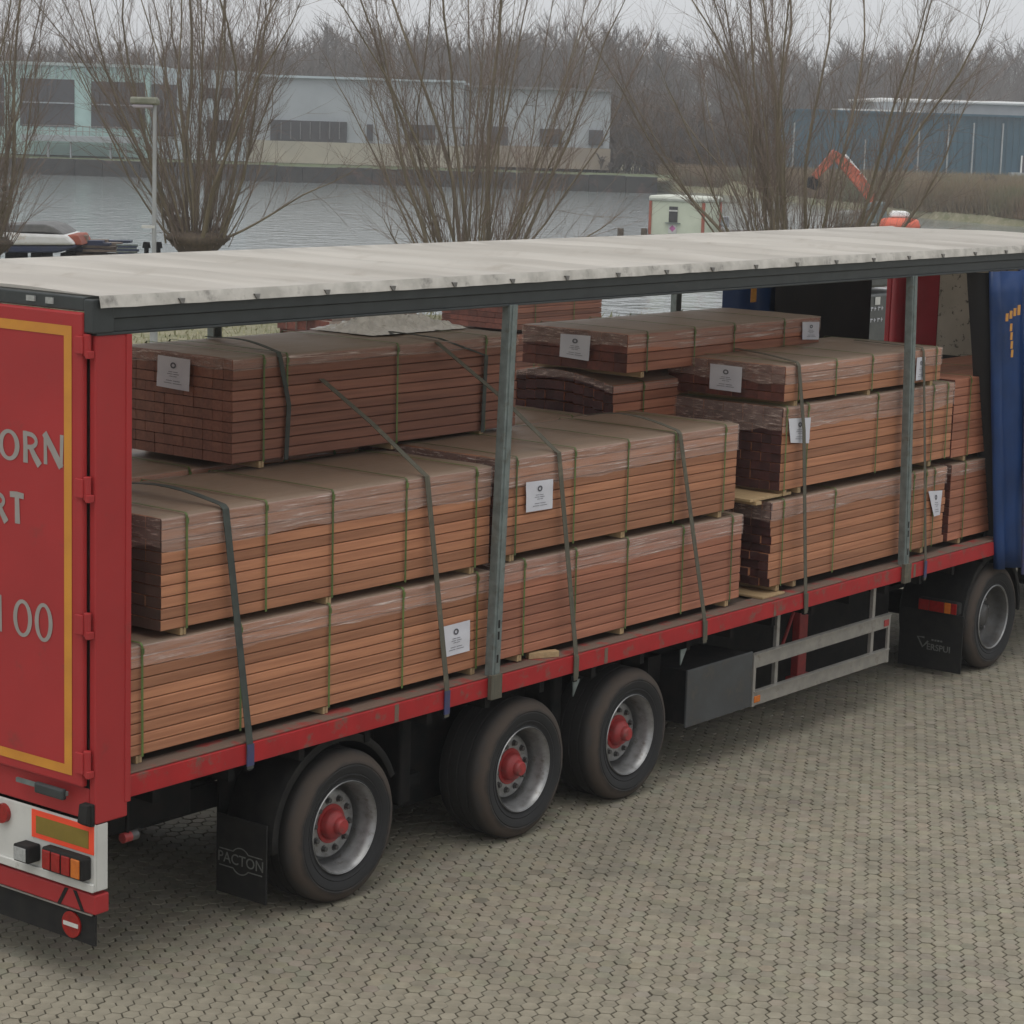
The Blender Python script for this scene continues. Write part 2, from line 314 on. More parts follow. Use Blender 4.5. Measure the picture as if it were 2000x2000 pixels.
# yard: sand bed with hexagonal concrete pavers, each a prism of its own
def far_paver_mat():
    m, t, b = node_mat('distant pavers'); L = t.links.new
    co = N(t, 'TexCoord'); mp = N(t, 'Mapping'); mp.inputs['Rotation'].default_value = (0, 0, R(-28.6)); L(co.outputs['Object'], mp.inputs[0])
    br = N(t, 'TexBrick'); br.inputs['Scale'].default_value = 1.0; br.inputs['Brick Width'].default_value = .1; br.inputs['Row Height'].default_value = .0866; br.inputs['Mortar Size'].default_value = .004
    br.inputs['Color1'].default_value = (.257, .231, .175, 1); br.inputs['Color2'].default_value = (.226, .203, .153, 1); br.inputs['Mortar'].default_value = (.09, .08, .06, 1); L(mp.outputs[0], br.inputs[0])
    L(br.outputs[0], b.inputs['Base Color']); b.inputs['Roughness'].default_value = .9; return m
bed_mb = MB(); cell = 1.0
for D in np.arange(-9, 44, cell):
    for S in np.arange(-30, 30, cell):
        pc = gp(D + cell / 2, S + cell / 2); cq = project(np.stack([gp(D + a, S + b_) for a in (0, cell) for b_ in (0, cell)]))
        inside = bool(((cq[:, 2] > 3) & (cq[:, 2] < 26) & (cq[:, 0] > -420) & (cq[:, 0] < 2600) & (cq[:, 1] < 2380)).all() and pc[1] < 6.4)
        bed_mb.add([gp(D, S, -.016), gp(D + cell, S, -.016), gp(D + cell, S + cell, -.016), gp(D, S + cell, -.016)], [(0, 1, 2, 3)], 0 if inside else 1)
bed = bed_mb.build('pavement', [M['joint'], far_paver_mat()]); tag(bed, kind='structure')
AF = .100; ca, sa = math.cos(R(28.6)), math.sin(R(28.6))       # across flats, direction of the columns
pitch = AF * math.sqrt(3) / 2
ii, jj = np.meshgrid(np.arange(-230, 231), np.arange(-230, 231), indexing='ij')
cx = jj * AF + (ii % 2) * AF / 2; cy = ii * pitch
hx = 6 + cx * ca - cy * sa; hy = -1 + cx * sa + cy * ca
P = np.stack([hx.ravel(), hy.ravel(), np.zeros(hx.size)], 1)
q = project(P); keep = (q[:, 2] > 3) & (q[:, 2] < 26) & (q[:, 0] > -420) & (q[:, 0] < 2600) & (q[:, 1] < 2380) & (P[:, 1] < 6.5)
P = P[keep]; q = q[keep]
nP = len(P); inframe = (q[:, 0] > 0) & (q[:, 0] < 2000) & (q[:, 1] < 2000) & (q[:, 1] > 0)
order = np.argsort(np.where(inframe, q[:, 2], 1e9)); big = set(order[:300].tolist())
ang = R(28.6) + np.arange(6) * np.pi / 3                         # flats face along the columns
hexd = np.stack([np.cos(ang + np.pi / 6), np.sin(ang + np.pi / 6)], 1)
def hex_verts(jw): return [(hexd * (AF / math.sqrt(3) - jw) , -.02), (hexd * (AF / math.sqrt(3) - jw), -.003), (hexd * (AF / math.sqrt(3) - jw - .004), 0.)]
def hex_template(jw):
    V = np.concatenate([np.concatenate([xy, np.full((6, 1), z)], 1) for xy, z in hex_verts(jw)])
    F = [(k, (k + 1) % 6, 6 + (k + 1) % 6, 6 + k) for k in range(6)] + [(6 + k, 6 + (k + 1) % 6, 12 + (k + 1) % 6, 12 + k) for k in range(6)]
    F += [(12, 13, 14, 15), (12, 15, 16, 17)]
    return V, np.array(F)
HV, HF = hex_template(.0024)
cd_ = np.array([ca, sa]); al_ = HV[:, :2] @ cd_; HV[:, :2] = HV[:, :2] - np.outer(HV[:, :2] @ np.array([-sa, ca]), np.array([-sa, ca])) * .040
rest = np.array([k for k in range(nP) if k not in big])
dz = rng.normal(0, .0016, nP); tl = rng.normal(0, .008, (nP, 2)); tw = rng.normal(0, .018, nP); shf = rng.normal(0, .0019, (nP, 2))
sizej = rng.uniform(.985, 1.012, nP)
Pr = P[rest]; c_, s_ = np.cos(tw[rest])[:, None], np.sin(tw[rest])[:, None]
vx = (HV[None, :, 0] * c_ - HV[None, :, 1] * s_) * sizej[rest][:, None]; vy = (HV[None, :, 0] * s_ + HV[None, :, 1] * c_) * sizej[rest][:, None]
vz = HV[None, :, 2] + dz[rest][:, None] + vx * tl[rest, 0:1] + vy * tl[rest, 1:2]
V = np.stack([vx + Pr[:, 0:1] + shf[rest, 0:1], vy + Pr[:, 1:2] + shf[rest, 1:2], vz], 2).reshape(-1, 3)
F = (HF[None] + (np.arange(len(rest)) * 18)[:, None, None]).reshape(-1, 4)
tone = (1 + rng.normal(0, .045, (len(rest), 1))) * (1 + rng.normal(0, .018, (len(rest), 3))); tone *= np.where(rng.random((len(rest), 1)) < .05, .84, 1)
po = np_mesh('paver_field', V, F, M['paver'], bed, col=np.repeat(tone, len(HF), 0)); tag(po, kind='stuff')
hm = bpy.data.meshes.new('paver'); hm.from_pydata(HV.tolist(), [], HF.tolist()); hm.materials.append(M['paver_one'])
for k in sorted(big):
    o = bpy.data.objects.new('paver', hm); COL.objects.link(o); o.parent = bed
    o.location = (P[k, 0] + shf[k, 0], P[k, 1] + shf[k, 1], dz[k]); o.rotation_euler = (tl[k, 1], -tl[k, 0], tw[k]); o.scale = (sizej[k], sizej[k], 1)

# ------------------------------------------------------------------ semi-trailer
T = empty('curtain_side_trailer', (0, 1.27, 0))
tag(T, 'red curtain-side semi-trailer with white roof, its side open on stacked timber', 'trailer')
W = 2.55; LEN = 13.6
# deck, rails, chassis
MB().box(.12, 13.42, .09, W - .09, 1.13, 1.245).build('deck', M['floor'], T)
def rail(y0, y1, name):
    poly = lambda t: t
    a = MB().box(.25, 13.5, y0, y1, 1.118, 1.247)
    r_ = a.build(name, M['red_rail'], T, bevel=.006)
    return r_
rail(0, .055, 'side_rail'); rail(W - .055, W, 'side_rail')
MB().box(.25, 13.45, .012, .16, 1.250, 1.262).build('rail_top', M['railtop'], T, bevel=.003)
for y in (.72, 1.68):
    MB().box(.3, 12.9, y, y + .14, .78, .80).box(.3, 12.9, y + .062, y + .078, .80, 1.11).box(.3, 12.9, y, y + .14, 1.11, 1.128).build('chassis_beam', M['dark_steel'], T)
for x in np.arange(.5, 13.3, .62):
    MB().box(x, x + .05, .06, W - .06, 1.02, 1.128).build('cross_member', M['dark_steel'], T)
# corner posts (a folded section)
def post(y0, y1, inner):
    a = MB().box(0.0, .245, y0, y1, 1.012, 3.78)
    return a.build('corner_post', M['red'], T, bevel=.012)
post(-.005, .05, .1); post(W - .05, W + .005, W - .1)
MB().box(.22, .262, -.012, .006, 1.10, 3.775).build('post_flange', M['red'], T, bevel=.004)
for y_ in (.052, W - .098): MB().box(.006, .10, y_, y_ + .046, 1.02, 3.80).build('door_frame', M['dark_steel'], T)
MB().box(.0, .12, .05, W - .05, 1.03, 1.215).build('rear_sill', M['red'], T, bevel=.01)
MB().box(-.03, .0, -.002, .075, 1.005, 1.135).prism([(-.07, 1.03), (-.03, 1.005), (-.03, 1.135), (-.055, 1.135)], 'y', .0, .072).build('rubber_buffer', M['black_rubber'], T, bevel=.006)
# rear doors
def door(y0, y1, side):
    d = MB().box(-.045, -.002, y0, y1, 1.228, 3.90).build('rear_door', M['red'], T, bevel=.012)
    return d
dr = door(.056, 1.268, 1); dl = door(1.280, W - .056, -1)
def frame_stripe(y0, y1, z0, z1, t, par):
    x = -.0475
    MB().box(x - .001, x, y0, y0 + t, z0, z1).build('yellow_stripe', M['yellow'], par)
    MB().box(x - .001, x, y1 - t, y1, z0, z1).build('yellow_stripe', M['yellow'], par)
    MB().box(x - .001, x, y0 + t, y1 - t, z0, z0 + t * .9).build('yellow_stripe', M['yellow'], par)
    MB().box(x - .001, x, y0 + t, y1 - t, z1 - t * .9, z1).build('yellow_stripe', M['yellow'], par)
frame_stripe(.137, 1.20, 1.285, 3.822, .062, dr); frame_stripe(1.35, W - .137, 1.285, 3.822, .062, dl)
for s_, dd in ((0, dr), (1, dl)):
    for z0, z1 in ((3.665, 3.785), (2.87, 3.0), (2.10, 2.235), (1.30, 1.445)):
        y = (lambda q: q) if s_ == 0 else (lambda q: W - q)
        a = MB().box(-.062, -.047, min(y(.035), y(.098)), max(y(.035), y(.098)), z0 + .012, z1 - .012)
        a.tube((-.03, y(.03), z0), (-.03, y(.03), z1), .022, n=12); a.box(-.05, -.005, min(y(.0), y(.03)), max(y(.0), y(.03)), z0 - .012, z0 + .03)
        a.build('hinge', M['red'], dd, bevel=.004)
# silver lettering, only the characters in view
def stroke(mb, pts, w0, w1, k):
    x = -.0482 - k * .0003
    n = len(pts); L_, R_ = [], []
    for i, (a, b) in enumerate(pts):
        p = np.array(pts[max(i - 1, 0)]); q = np.array(pts[min(i + 1, n - 1)]); t = (q - p) / np.linalg.norm(q - p); nn = np.array([-t[1], t[0]])
        wv = (w0 + (w1 - w0) * i / max(n - 1, 1)) / 2
        L_.append(np.array((a, b)) + nn * wv); R_.append(np.array((a, b)) - nn * wv)
    vs = [(x, p[0], p[1]) for p in L_] + [(x, p[0], p[1]) for p in R_]
    mb.add(vs, [(i, i + 1, n + i + 1, n + i) for i in range(n - 1)])
def ell(cy, cz, ry, rz, t0, t1, n=20): return [(cy + ry * math.cos(R(t0 + (t1 - t0) * k / n)), cz + rz * math.sin(R(t0 + (t1 - t0) * k / n))) for k in range(n + 1)]
def ringz(mb, cy, cz, ry, rz, wy, wz, k=0):
    x = -.0482 - k * .0003; n = 28; vs = []
    for i in range(n):
        t = 2 * math.pi * i / n; vs += [(x, cy + ry * math.cos(t), cz + rz * math.sin(t)), (x, cy + (ry - wy) * math.cos(t + .0), cz + (rz - wz) * math.sin(t))]
    mb.add(vs, [(2 * i, 2 * i + 1, (2 * i + 3) % (2 * n), (2 * i + 2) % (2 * n)) for i in range(n)])
def letter(ch, yl, yr, z0, z1):            # yl is the left edge as read (larger y), yr the right edge
    mb = MB(); Y = lambda t: yl + (yr - yl) * t; Z = lambda t: z0 + (z1 - z0) * t; h = z1 - z0; wd = abs(yr - yl)
    if ch in 'O0': ringz(mb, Y(.5), Z(.5), wd / 2, h / 2, .040 if ch == 'O' else .034, .022)
    if ch == '1': stroke(mb, [(Y(.5), Z(0)), (Y(.48), Z(1))], .030, .026, 0)
    if ch == 'R':
        stroke(mb, [(Y(.18), Z(0)), (Y(.18), Z(.5)), (Y(.15), Z(1))], .040, .034, 0)
        stroke(mb, [(Y(.16), Z(.92))] + [(Y(.38) + (-1) * wd * .38 * math.cos(R(a)), Z(.715) + h * .205 * math.sin(R(a))) for a in range(90, -91, -15)] + [(Y(.2), Z(.50))], .026, .026, 1)
        stroke(mb, [(Y(.45), Z(.52)), (Y(.66), Z(.26)), (Y(.95), Z(-.02))], .034, .046, 2)
    if ch == 'N':
        stroke(mb, [(Y(.12), Z(0)), (Y(.10), Z(1))], .030, .024, 0)
        stroke(mb, [(Y(.06), Z(1.0)), (Y(.5), Z(.48)), (Y(.90), Z(-.02))], .044, .046, 1)
        stroke(mb, [(Y(.90), Z(-.02)), (Y(.93), Z(1.02))], .024, .030, 2)
    if ch == 'T':
        stroke(mb, [(Y(.54), Z(0)), (Y(.5), Z(1))], .044, .036, 0); stroke(mb, [(Y(0), Z(.93)), (Y(.5), Z(.955)), (Y(1), Z(.93))], .034, .034, 1)
    o = mb.build('letter', M['silver_letter'], dr)
for ch, a, b, z0, z1 in (('O', .752, .570, 3.022, 3.20), ('R', .548, .392, 3.025, 3.205), ('N', .372, .205, 3.035, 3.21),
                         ('R', .800, .680, 2.668, 2.83), ('T', .655, .536, 2.668, 2.842),
                         ('1', .775, .715, 2.02, 2.235), ('0', .632, .470, 2.018, 2.236), ('0', .448, .296, 2.018, 2.242)):
    letter(ch, a, b, z0, z1)
# door lock at the foot of the door
lk = MB().box(-.062, -.046, .17, .60, 1.160, 1.185).build('lock_rod', M['galv'], T)
MB().box(-.085, -.05, .175, .42, 1.135, 1.20).build('lock_catch', M['beam'], T, bevel=.012)
# bumper panel with lamps
MB().box(.0, .016, .0, W, .615, 1.012).box(.016, .10, .0, .012, .615, 1.008).box(.016, .10, W - .012, W, .615, 1.008).box(-.02, .0, .0, W, .615, .665).build('bumper_panel', M['white'], T, bevel=.008)
for s_ in (0, 1):
    yy = (lambda a: a) if s_ == 0 else (lambda a: W - a)
    bx = lambda mb, x0, x1, a, b, z0, z1: mb.box(x0, x1, min(yy(a), yy(b)), max(yy(a), yy(b)), z0, z1)
    mk = bx(MB(), -.006, .0, .006, .53, .835, 1.0).build('marker_board', M['fluo'], T)
    bx(MB(), -.0085, -.0062, .045, .49, .865, .968).build('marker_panel', M['ochre'], mk)
    tl_ = bx(MB(), -.07, .0, .025, .375, .685, .825).build('tail_lamp', M['black_rubber'], T, bevel=.015)
    for k, (a, b, mt) in enumerate(((.045, .115, 'lens_amber'), (.125, .195, 'lens_red'), (.21, .28, 'lens_red'), (.29, .358, 'lens_red'))):
        bx(MB(), -.082, -.071, a, b, .70, .812).build('lens', M[mt], tl_, bevel=.006)
    wl = bx(MB(), -.10, .0, .455, .585, .70, .805).build('work_lamp', M['black_rubber'], T, bevel=.012)
    bx(MB(), -.106, -.101, .47, .57, .712, .792).build('lens', M['lens_clear'], wl, bevel=.004)
    rf = MB().tube((-.03, yy(.775), .925), (.0, yy(.775), .925), .058, n=20).build('round_lamp', M['lens_red'], T, smooth=True)
# underrun bar with triangle mark, round sticker and rubber skirt
ub = MB().box(.0, .11, .0, W, .478, .595).build('underrun_bar', M['red'], T, bevel=.01)
for s_ in (.20, W - .20):
    k_ = 0
    for (a, b) in (((s_ + .10, .483), (s_ + .035, .592)), ((s_ - .10, .483), (s_ - .035, .592))):
        MB().prism([(a[0] - .014, a[1]), (a[0] + .014, a[1]), (b[0] + .014, b[1]), (b[0] - .014, b[1])], 'x', -.004, -.001).build('triangle_stripe', M['black_rubber'], ub)
MB().box(.0, .012, .03, W - .03, .468, .4765).build('bright_strip', M['alu'], ub)
sk = MB().box(.02, .034, .02, W - .02, .285, .466).build('rubber_skirt', M['black_rubber'], T)
for y in (.21, W - .21):
    st = MB().tube((.008, y, .375), (.018, y, .375), .078, n=28).build('round_sticker', M['lens_red'], sk)
    MB().box(.004, .0075, y - .062, y + .062, .364, .388).build('sticker_bar', M['white'], st)
MB().tube((.30, .10, .845), (.36, .10, .845), .030, n=14).build('side_lamp', M['hub'], T, smooth=True)
MB().tube((.36, .10, .845), (.41, .10, .845), .030, n=14).build('side_lamp', M['rimdark'], T, smooth=True)
MB().tube((.34, .10, .86), (.34, .10, 1.12), .012).build('lamp_bracket', M['dark_steel'], T)

# roof: beams, header, canvas with bows
def cant_rail(y, s_):
    a = MB(); f_ = lambda t: y + s_ * t
    a.box(.0, LEN, min(f_(-.018), f_(.075)), max(f_(-.018), f_(.075)), 3.868, 3.945)
    a.box(.0, LEN, min(f_(.0), f_(.075)), max(f_(.0), f_(.075)), 3.792, 3.866)
    a.box(.0, LEN, min(f_(-.012), f_(.075)), max(f_(-.012), f_(.075)), 3.776, 3.7915)
    return a.build('roof_beam', M['beam'], T, bevel=.004)
cant_rail(0, 1); cant_rail(W, -1)
MB().box(-.03, .10, .055, W - .055, 3.905, 3.985).build('rear_header', M['beam'], T, bevel=.008)
MB().box(-.035, .12, -.02, .054, 3.79, 3.975).build('roof_corner', M['beam'], T, bevel=.008)
MB().box(-.04, -.03, .30, .36, 3.93, 3.965).box(-.04, -.03, .45, .52, 3.935, 3.965).build('marker_lamp', M['lens_clear'], T)
BOW = .605
def roof_z(x, y):
    ph = (x % BOW) / BOW
    sag = math.sin(math.pi * ph) ** .8
    e = min(y + .03, W + .03 - y); ed = 1 - math.exp(-e / .25)
    n_ = mnoise.noise((x * 1.7, y * 1.1, 3.1)) * .014 + mnoise.noise((x * 5, y * 2.2, 9.1)) * .005
    return 3.996 - .058 * sag * ed + .016 * math.sin(math.pi * min(max(y, 0), W) / W) + n_ * ed
xs = np.arange(0, LEN + .01, BOW / 8); ys = [-.03, -.01, .02, .06, .12, .2, .32] + list(np.linspace(.5, W - .5, 9)) + [W - .32, W - .2, W - .12, W - .06, W - .02, W + .01, W + .03]
MB().grid([[(x, y, roof_z(x, y)) for y in ys] for x in xs]).build('roof_canvas', M['canvas'], T, smooth='all')
for s_ in (0, 1):
    yy = -.03 if s_ == 0 else W + .03; so = -1 if s_ == 0 else 1
    G = []
    for x in np.arange(.0, LEN + .01, BOW / 12):
        ph = (x % BOW) / BOW; pin = math.exp(-((min(ph, 1 - ph)) / .10) ** 2)
        zt = roof_z(x, yy); zb = 3.930 + .003 * mnoise.noise((x * 6, 0, 0))
        G.append([(x, yy, zt), (x, yy + so * (.010 - .004 * pin), zt * .6 + zb * .4), (x, yy + so * (.018 - .004 * pin), zb)])
    MB().grid(G).build('canvas_edge', M['canvas_edge'], T, smooth='all')
for x in np.arange(BOW, LEN - .1, BOW):
    b_ = MB().box(x - .012, x + .012, .02, W - .02, 3.925, 3.962).build('roof_bow', M['beam'], T)
for x in np.arange(BOW, LEN - .1, BOW):
    MB().prism([(x - .028, 3.962), (x + .020, 3.960), (x + .012, 3.932), (x - .008, 3.932)], 'y', -.0535, -.040).build('bow_end', M['bowend'], T)

# sliding side posts
def side_post(xb, xt, y, z0, z1, near):
    s_ = 1 if near else -1
    a = MB()
    ax = np.array([(xt - xb) / 2, 0, (z1 - z0) / 2]); c = np.array([(xt + xb) / 2, y, (z1 + z0) / 2]); px = np.array([1, 0, 0.])
    a.obox(c, px * .043, (0, .006, 0), ax); a.obox(c + (-.039, .032 * s_, 0), px * .005, (0, .027, 0), ax); a.obox(c + (.039, .032 * s_, 0), px * .005, (0, .027, 0), ax)
    a.obox(c + (0, -.009 * s_, 0), px * .018, (0, .0035, 0), ax)
    p = a.build('side_post', M['galv'], T, bevel=.003)
    for t in (.10, .16, .19):
        q_ = np.array([xb + (xt - xb) * t, y - .0125 * s_, z0 + (z1 - z0) * t])
        MB().obox(q_, (.010, 0, 0), (0, .001, 0), (0, 0, .028)).build('post_slot', M['black_rubber'], p)
    MB().box(xb - .06, xb + .06, y - .022 if near else y - .012, y + .012 if near else y + .022, z0 - .012, z0 + .16).build('post_foot', M['lash'], p, bevel=.004)
side_post(3.60, 3.685, -.018, 1.115, 3.785, True); side_post(9.40, 9.245, -.018, 1.115, 3.785, True)
side_post(3.45, 3.45, W + .015, 1.115, 3.785, False); side_post(9.44, 9.44, W + .015, 1.115, 3.785, False)
# front wall
MB().box(13.44, 13.50, .05, 1.93, 2.70, 3.95).build('front_panel', M['ply'], T)
MB().box(13.43, 13.50, .05, W - .05, 1.15, 2.697).build('front_panel', M['black_curtain'], T)
MB().box(13.435, 13.50, 1.933, 2.22, 2.70, 3.95).build('front_panel', M['red_front'], T)
MB().tube((13.42, 2.38, 2.70), (13.42, 2.38, 3.9), .085, n=16).build('front_post', M['red_front'], T, smooth=True)
for y_ in (2.47, .0): MB().box(13.40, 13.52, y_, y_ + .06, 1.05, 3.9).build('front_post', M['red_front'], T, bevel=.01)
MB().box(13.41, 13.43, 2.235, 2.275, 2.70, 3.9).build('front_strip', M['galv'], T)

# bunched curtains
def curtain(top, bot, z1, z0, name, mat, smooth='all', nv=10, lip=.0):
    G = []
    for i in range(nv + 1):
        t = i / nv; z = z1 + (z0 - z1) * t; row = []
        for k, (a, b) in enumerate(zip(top, bot)):
            wob = .018 * mnoise.noise((k * .9, z * 1.4, 2.0))
            row.append((a[0] + (b[0] - a[0]) * t + wob, a[1] + (b[1] - a[1]) * t + wob, z + (.03 * mnoise.noise((k, 5, 1)) if i == nv else 0)))
        G.append(row)
    o = MB().grid(G).build(name, mat, T, smooth=smooth)
    return o
def fold(x0, x1, ya, yb, n):
    pts = []
    for k in range(n * 4 + 1):
        t = k / (n * 4); pts.append((x0 + (x1 - x0) * t, (ya + yb) / 2 + (yb - ya) / 2 * math.cos(k * math.pi / 2) * (1 + .25 * math.sin(k * 1.7))))
    return pts
tp = [(10.66, .0), (10.69, -.03), (10.76, -.06)] + fold(10.84, 13.5, -.15, -.02, 7); bt = [(11.16, .0), (11.18, -.03), (11.23, -.07)] + fold(11.30, 13.5, -.16, -.025, 7)
cu = curtain(tp, bt, 3.775, .985, 'side_curtain', M['blue_curtain'], nv=14)
sm = cu.modifiers.new('thick', 'SOLIDIFY'); sm.thickness = .006; sm.offset = 1
t2 = [(10.62, .20), (10.63, .12), (10.67, .05), (10.74, .02)]; b2 = [(11.36, .20), (11.37, .12), (11.39, .05), (11.42, .0)]
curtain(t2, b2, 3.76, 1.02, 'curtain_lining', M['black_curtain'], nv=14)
for (x, z, dx, dzz) in [(10.70, 3.375, .05, .035), (10.775, 3.395, .05, .035), (10.85, 3.415, .05, .035), (10.93, 3.43, .055, .045)]:
    MB().box(x - dx * .5, x + dx * .5, -.190, -.186, z - dzz, z + dzz).build('reflective_tape', M['orange_tape'], cu)
for k, z in enumerate((3.28, 3.20, 3.12, 3.04)):
    MB().box(10.775 + k * .018, 10.815 + k * .018, -.190, -.186, z - .034, z + .034).build('reflective_tape', M['orange_tape'], cu)
for k in range(6): MB().box(11.48 + .11 * k, 11.57 + .11 * k, -.205, -.201, 1.16, 1.215).build('reflective_tape', M['orange_tape'], cu)
MB().box(11.56, 11.74, -.205, -.201, 1.36, 1.47).build('white_patch', M['white'], cu)
MB().prism([(11.42, 3.06), (11.52, 3.10), (11.62, 2.74), (11.50, 2.78)], 'y', -.205, -.201).build('white_patch', M['white'], cu)
MB().tube((11.40, -.18, .93), (11.10, -.165, 3.74), .018, n=10).build('tension_pole', M['bluesteel'], cu, smooth=True)
fp = fold(10.32, 12.85, 2.44, 2.60, 6)
fc = curtain(fp, fp, 3.775, .99, 'side_curtain', M['blue_curtain'], nv=10); fc['label'] = 'dark inner side of the far blue curtain'
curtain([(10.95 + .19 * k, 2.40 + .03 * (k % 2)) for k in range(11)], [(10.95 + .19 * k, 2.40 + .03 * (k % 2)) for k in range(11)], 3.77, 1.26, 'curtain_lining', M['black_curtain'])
MB().box(10.52, 10.62, 2.405, 2.409, 3.33, 3.46).build('reflective_tape', M['orange_tape'], fc)

# wheels
def make_wheel(style):
    we = empty('wheel', (0, 0, 0), keep=True)
    ty = [(.297, -.006), (.318, .002), (.330, -.004), (.345, -.014), (.352, -.010), (.360, -.016), (.405, -.023), (.412, -.019), (.420, -.023), (.440, -.018), (.446, -.012), (.455, -.010), (.482, .012), (.496, .042), (.500, .06), (.500, .10), (.488, .104), (.488, .116), (.500, .12), (.500, .18), (.488, .184), (.488, .196), (.500, .20),
          (.500, .26), (.488, .264), (.488, .276), (.500, .28), (.500, .33), (.482, .365), (.42, .40), (.30, .385)]
    MB().lathe(ty, n=64).build('tyre', M['tyre'], we, smooth=True)
    if style == 'trailer':
        rim = [(.10, .125), (.150, .118), (.205, .118), (.222, .128), (.232, .17), (.240, .225), (.262, .232), (.270, .21), (.272, .15), (.266, .12), (.272, .10), (.276, .05), (.286, .012), (.298, -.004), (.302, -.010), (.306, -.004), (.30, .006)]
        MB().lathe(rim, n=56).build('rim', M['rim'], we, smooth=True)
        MB().lathe([(.0, .004), (.044, .006), (.053, .016), (.056, .046), (.066, .054), (.088, .066), (.096, .082), (.100, .118), (.128, .114), (.130, .122)], n=32).build('hub', M['hub'], we, smooth=True)
        dk = (.1675, .092)
    else:
        rim = [(.05, .145), (.14, .150), (.20, .165), (.235, .15), (.262, .12), (.272, .07), (.280, .03), (.290, .004), (.300, -.008), (.306, -.004), (.30, .01)]
        MB().lathe(rim, n=56).build('rim', M['rimdark'], we, smooth=True)
        MB().lathe([(.292, .0), (.300, -.012), (.308, -.006), (.304, .004)], n=56).build('rim_flange', M['rim'], we, smooth=True)
        MB().lathe([(.0, .075), (.08, .08), (.105, .10), (.11, .15)], n=28).build('hub', M['rimdark'], we, smooth=True)
        dk = (.1675, .128)
    nut = MB().tube((0, 0, 0), (0, .026, 0), .0165, .0175, n=6).lathe([(.022, .018), (.024, .024)], n=12)
    first = None
    for k in range(10):
        t = 2 * math.pi * k / 10 + .2
        if first is None: first = nut.build('wheel_nut', M['rimdark'] if style == 'trailer' else M['rim'], we); o = first
        else: o = first.copy(); COL.objects.link(o)
        o.location = (dk[0] * math.cos(t), dk[1], dk[0] * math.sin(t))
        # dark hand holes between the nuts
    return we
def copy_wheel(src, parent, loc, rz, ry=0.):
    c = src.copy(); COL.objects.link(c)
    for ch in src.children: d = ch.copy(); COL.objects.link(d); d.parent = c
    return place_wheel(c, parent, loc, rz, ry)
def place_wheel(c, parent, loc, rz, ry):
    put(c, parent, loc); c.rotation_euler = (0, ry, rz); return c
wh = make_wheel('trailer'); used = False
for k, x in enumerate((2.17, 4.04, 5.345)):
    for near in (1, 0):
        lc = (x, .05 if near else W - .05, .50); rz = 0 if near else math.pi
        if not used: place_wheel(wh, T, lc, rz, .3); used = True
        else: copy_wheel(wh, T, lc, rz, .3 + k * .45)
    MB().tube((x, .3, .5), (x, W - .3, .5), .07, n=12).build('axle', M['dark_steel'], T)
    for y in (.62, 1.80): MB().tube((x - .1, y + .1, .58), (x - .1, y + .1, .80), .13, n=14).build('air_spring', M['black_rubber'], T)
# mudguard and flap behind the rear wheel
def mudguard(x, z, r, a0, a1, y0, y1, par, mat):
    G = []
    for k in range(19):
        t = R(a0 + (a1 - a0) * k / 18); c, s_ = math.cos(t), math.sin(t)
        G.append([(x + (r - .05) * c, y0, z + (r - .05) * s_), (x + r * c, y0 + .004, z + r * s_), (x + r * c, y1, z + r * s_)])
    o = MB().grid(G).build('mudguard', mat, par, smooth=True)
    m = o.modifiers.new('thick', 'SOLIDIFY'); m.thickness = .012; return o
mudguard(2.12, .52, .60, 22, 186, .065, .47, T, M['black_rubber']); mudguard(2.12, .52, .60, 22, 186, W - .47, W - .065, T, M['black_rubber'])
for y0 in (.07, W - .50):
    fl = MB().box(1.470, 1.482, y0, y0 + .43, .15, .66).build('mudflap', M['black_rubber'], T)
    if y0 < 1:
        Mt = Matrix.Translation((1.466, y0 + .215, .385)) @ Matrix(((0, 0, -1, 0), (-1, 0, 0, 0), (0, 1, 0, 0), (0, 0, 0, 1)))
        text_mesh('PACTON', .098, 'flap_lettering', M['logo'], Mt, fl)
        lg = MB(); x = 1.466; yc, zc = y0 + .215, .385
        arc = [(yc + .085 * math.cos(R(a)), zc + .085 * math.sin(R(a))) for a in range(0, 361, 10)]
        for (s0, s1) in ((40, 140), (220, 320)):
            pts = [(x, yc + .085 * math.cos(R(a)), zc + .085 * math.sin(R(a))) for a in range(s0, s1 + 1, 10)]
            lg.ribbon(pts, (1, 0, 0), .0012, .007)
        for sg in (1, -1):
            for a, b in ((.066, .185), (-.185, -.066)): lg.box(x - .0012, x + .0012, yc + a, yc + b, zc + sg * .0545 - .0035, zc + sg * .0545 + .0035)
        lg.build('flap_emblem', M['logo'], fl)
# tool box, side guard, landing gear, brackets, added light blockers
tb = MB().box(6.13, 7.03, .072, .55, .42, .85).build('tool_box', M['dark_steel'], T, bevel=.012)
MB().box(6.10, 7.04, .05, .070, .405, .86).build('box_lid', M['toolbox'], tb, bevel=.006)
MB().box(5.92, 6.09, .30, .60, .45, .95).build('air_tank_bracket', M['dark_steel'], T)
MB().tube((6.2, .95, .62), (7.4, .95, .62), .17, n=20).build('air_tank', M['dark_steel'], T, smooth=True)
sg_ = MB().box(7.055, 9.28, .045, .065, .715, .825).box(7.055, 9.28, .045, .065, .405, .515).box(7.05, 7.085, .042, .068, .40, .83).box(9.25, 9.285, .042, .068, .40, .83).build('side_guard', M['alu'], T, bevel=.004)
MB().box(7.06, 9.28, .030, .080, .826, .834).box(7.06, 9.28, .030, .080, .516, .524).build('guard_lip', M['alu'], sg_)
for x in (7.42, 9.0): MB().box(x, x + .045, .07, .10, .40, 1.11).build('guard_bracket', M['alu'], sg_)
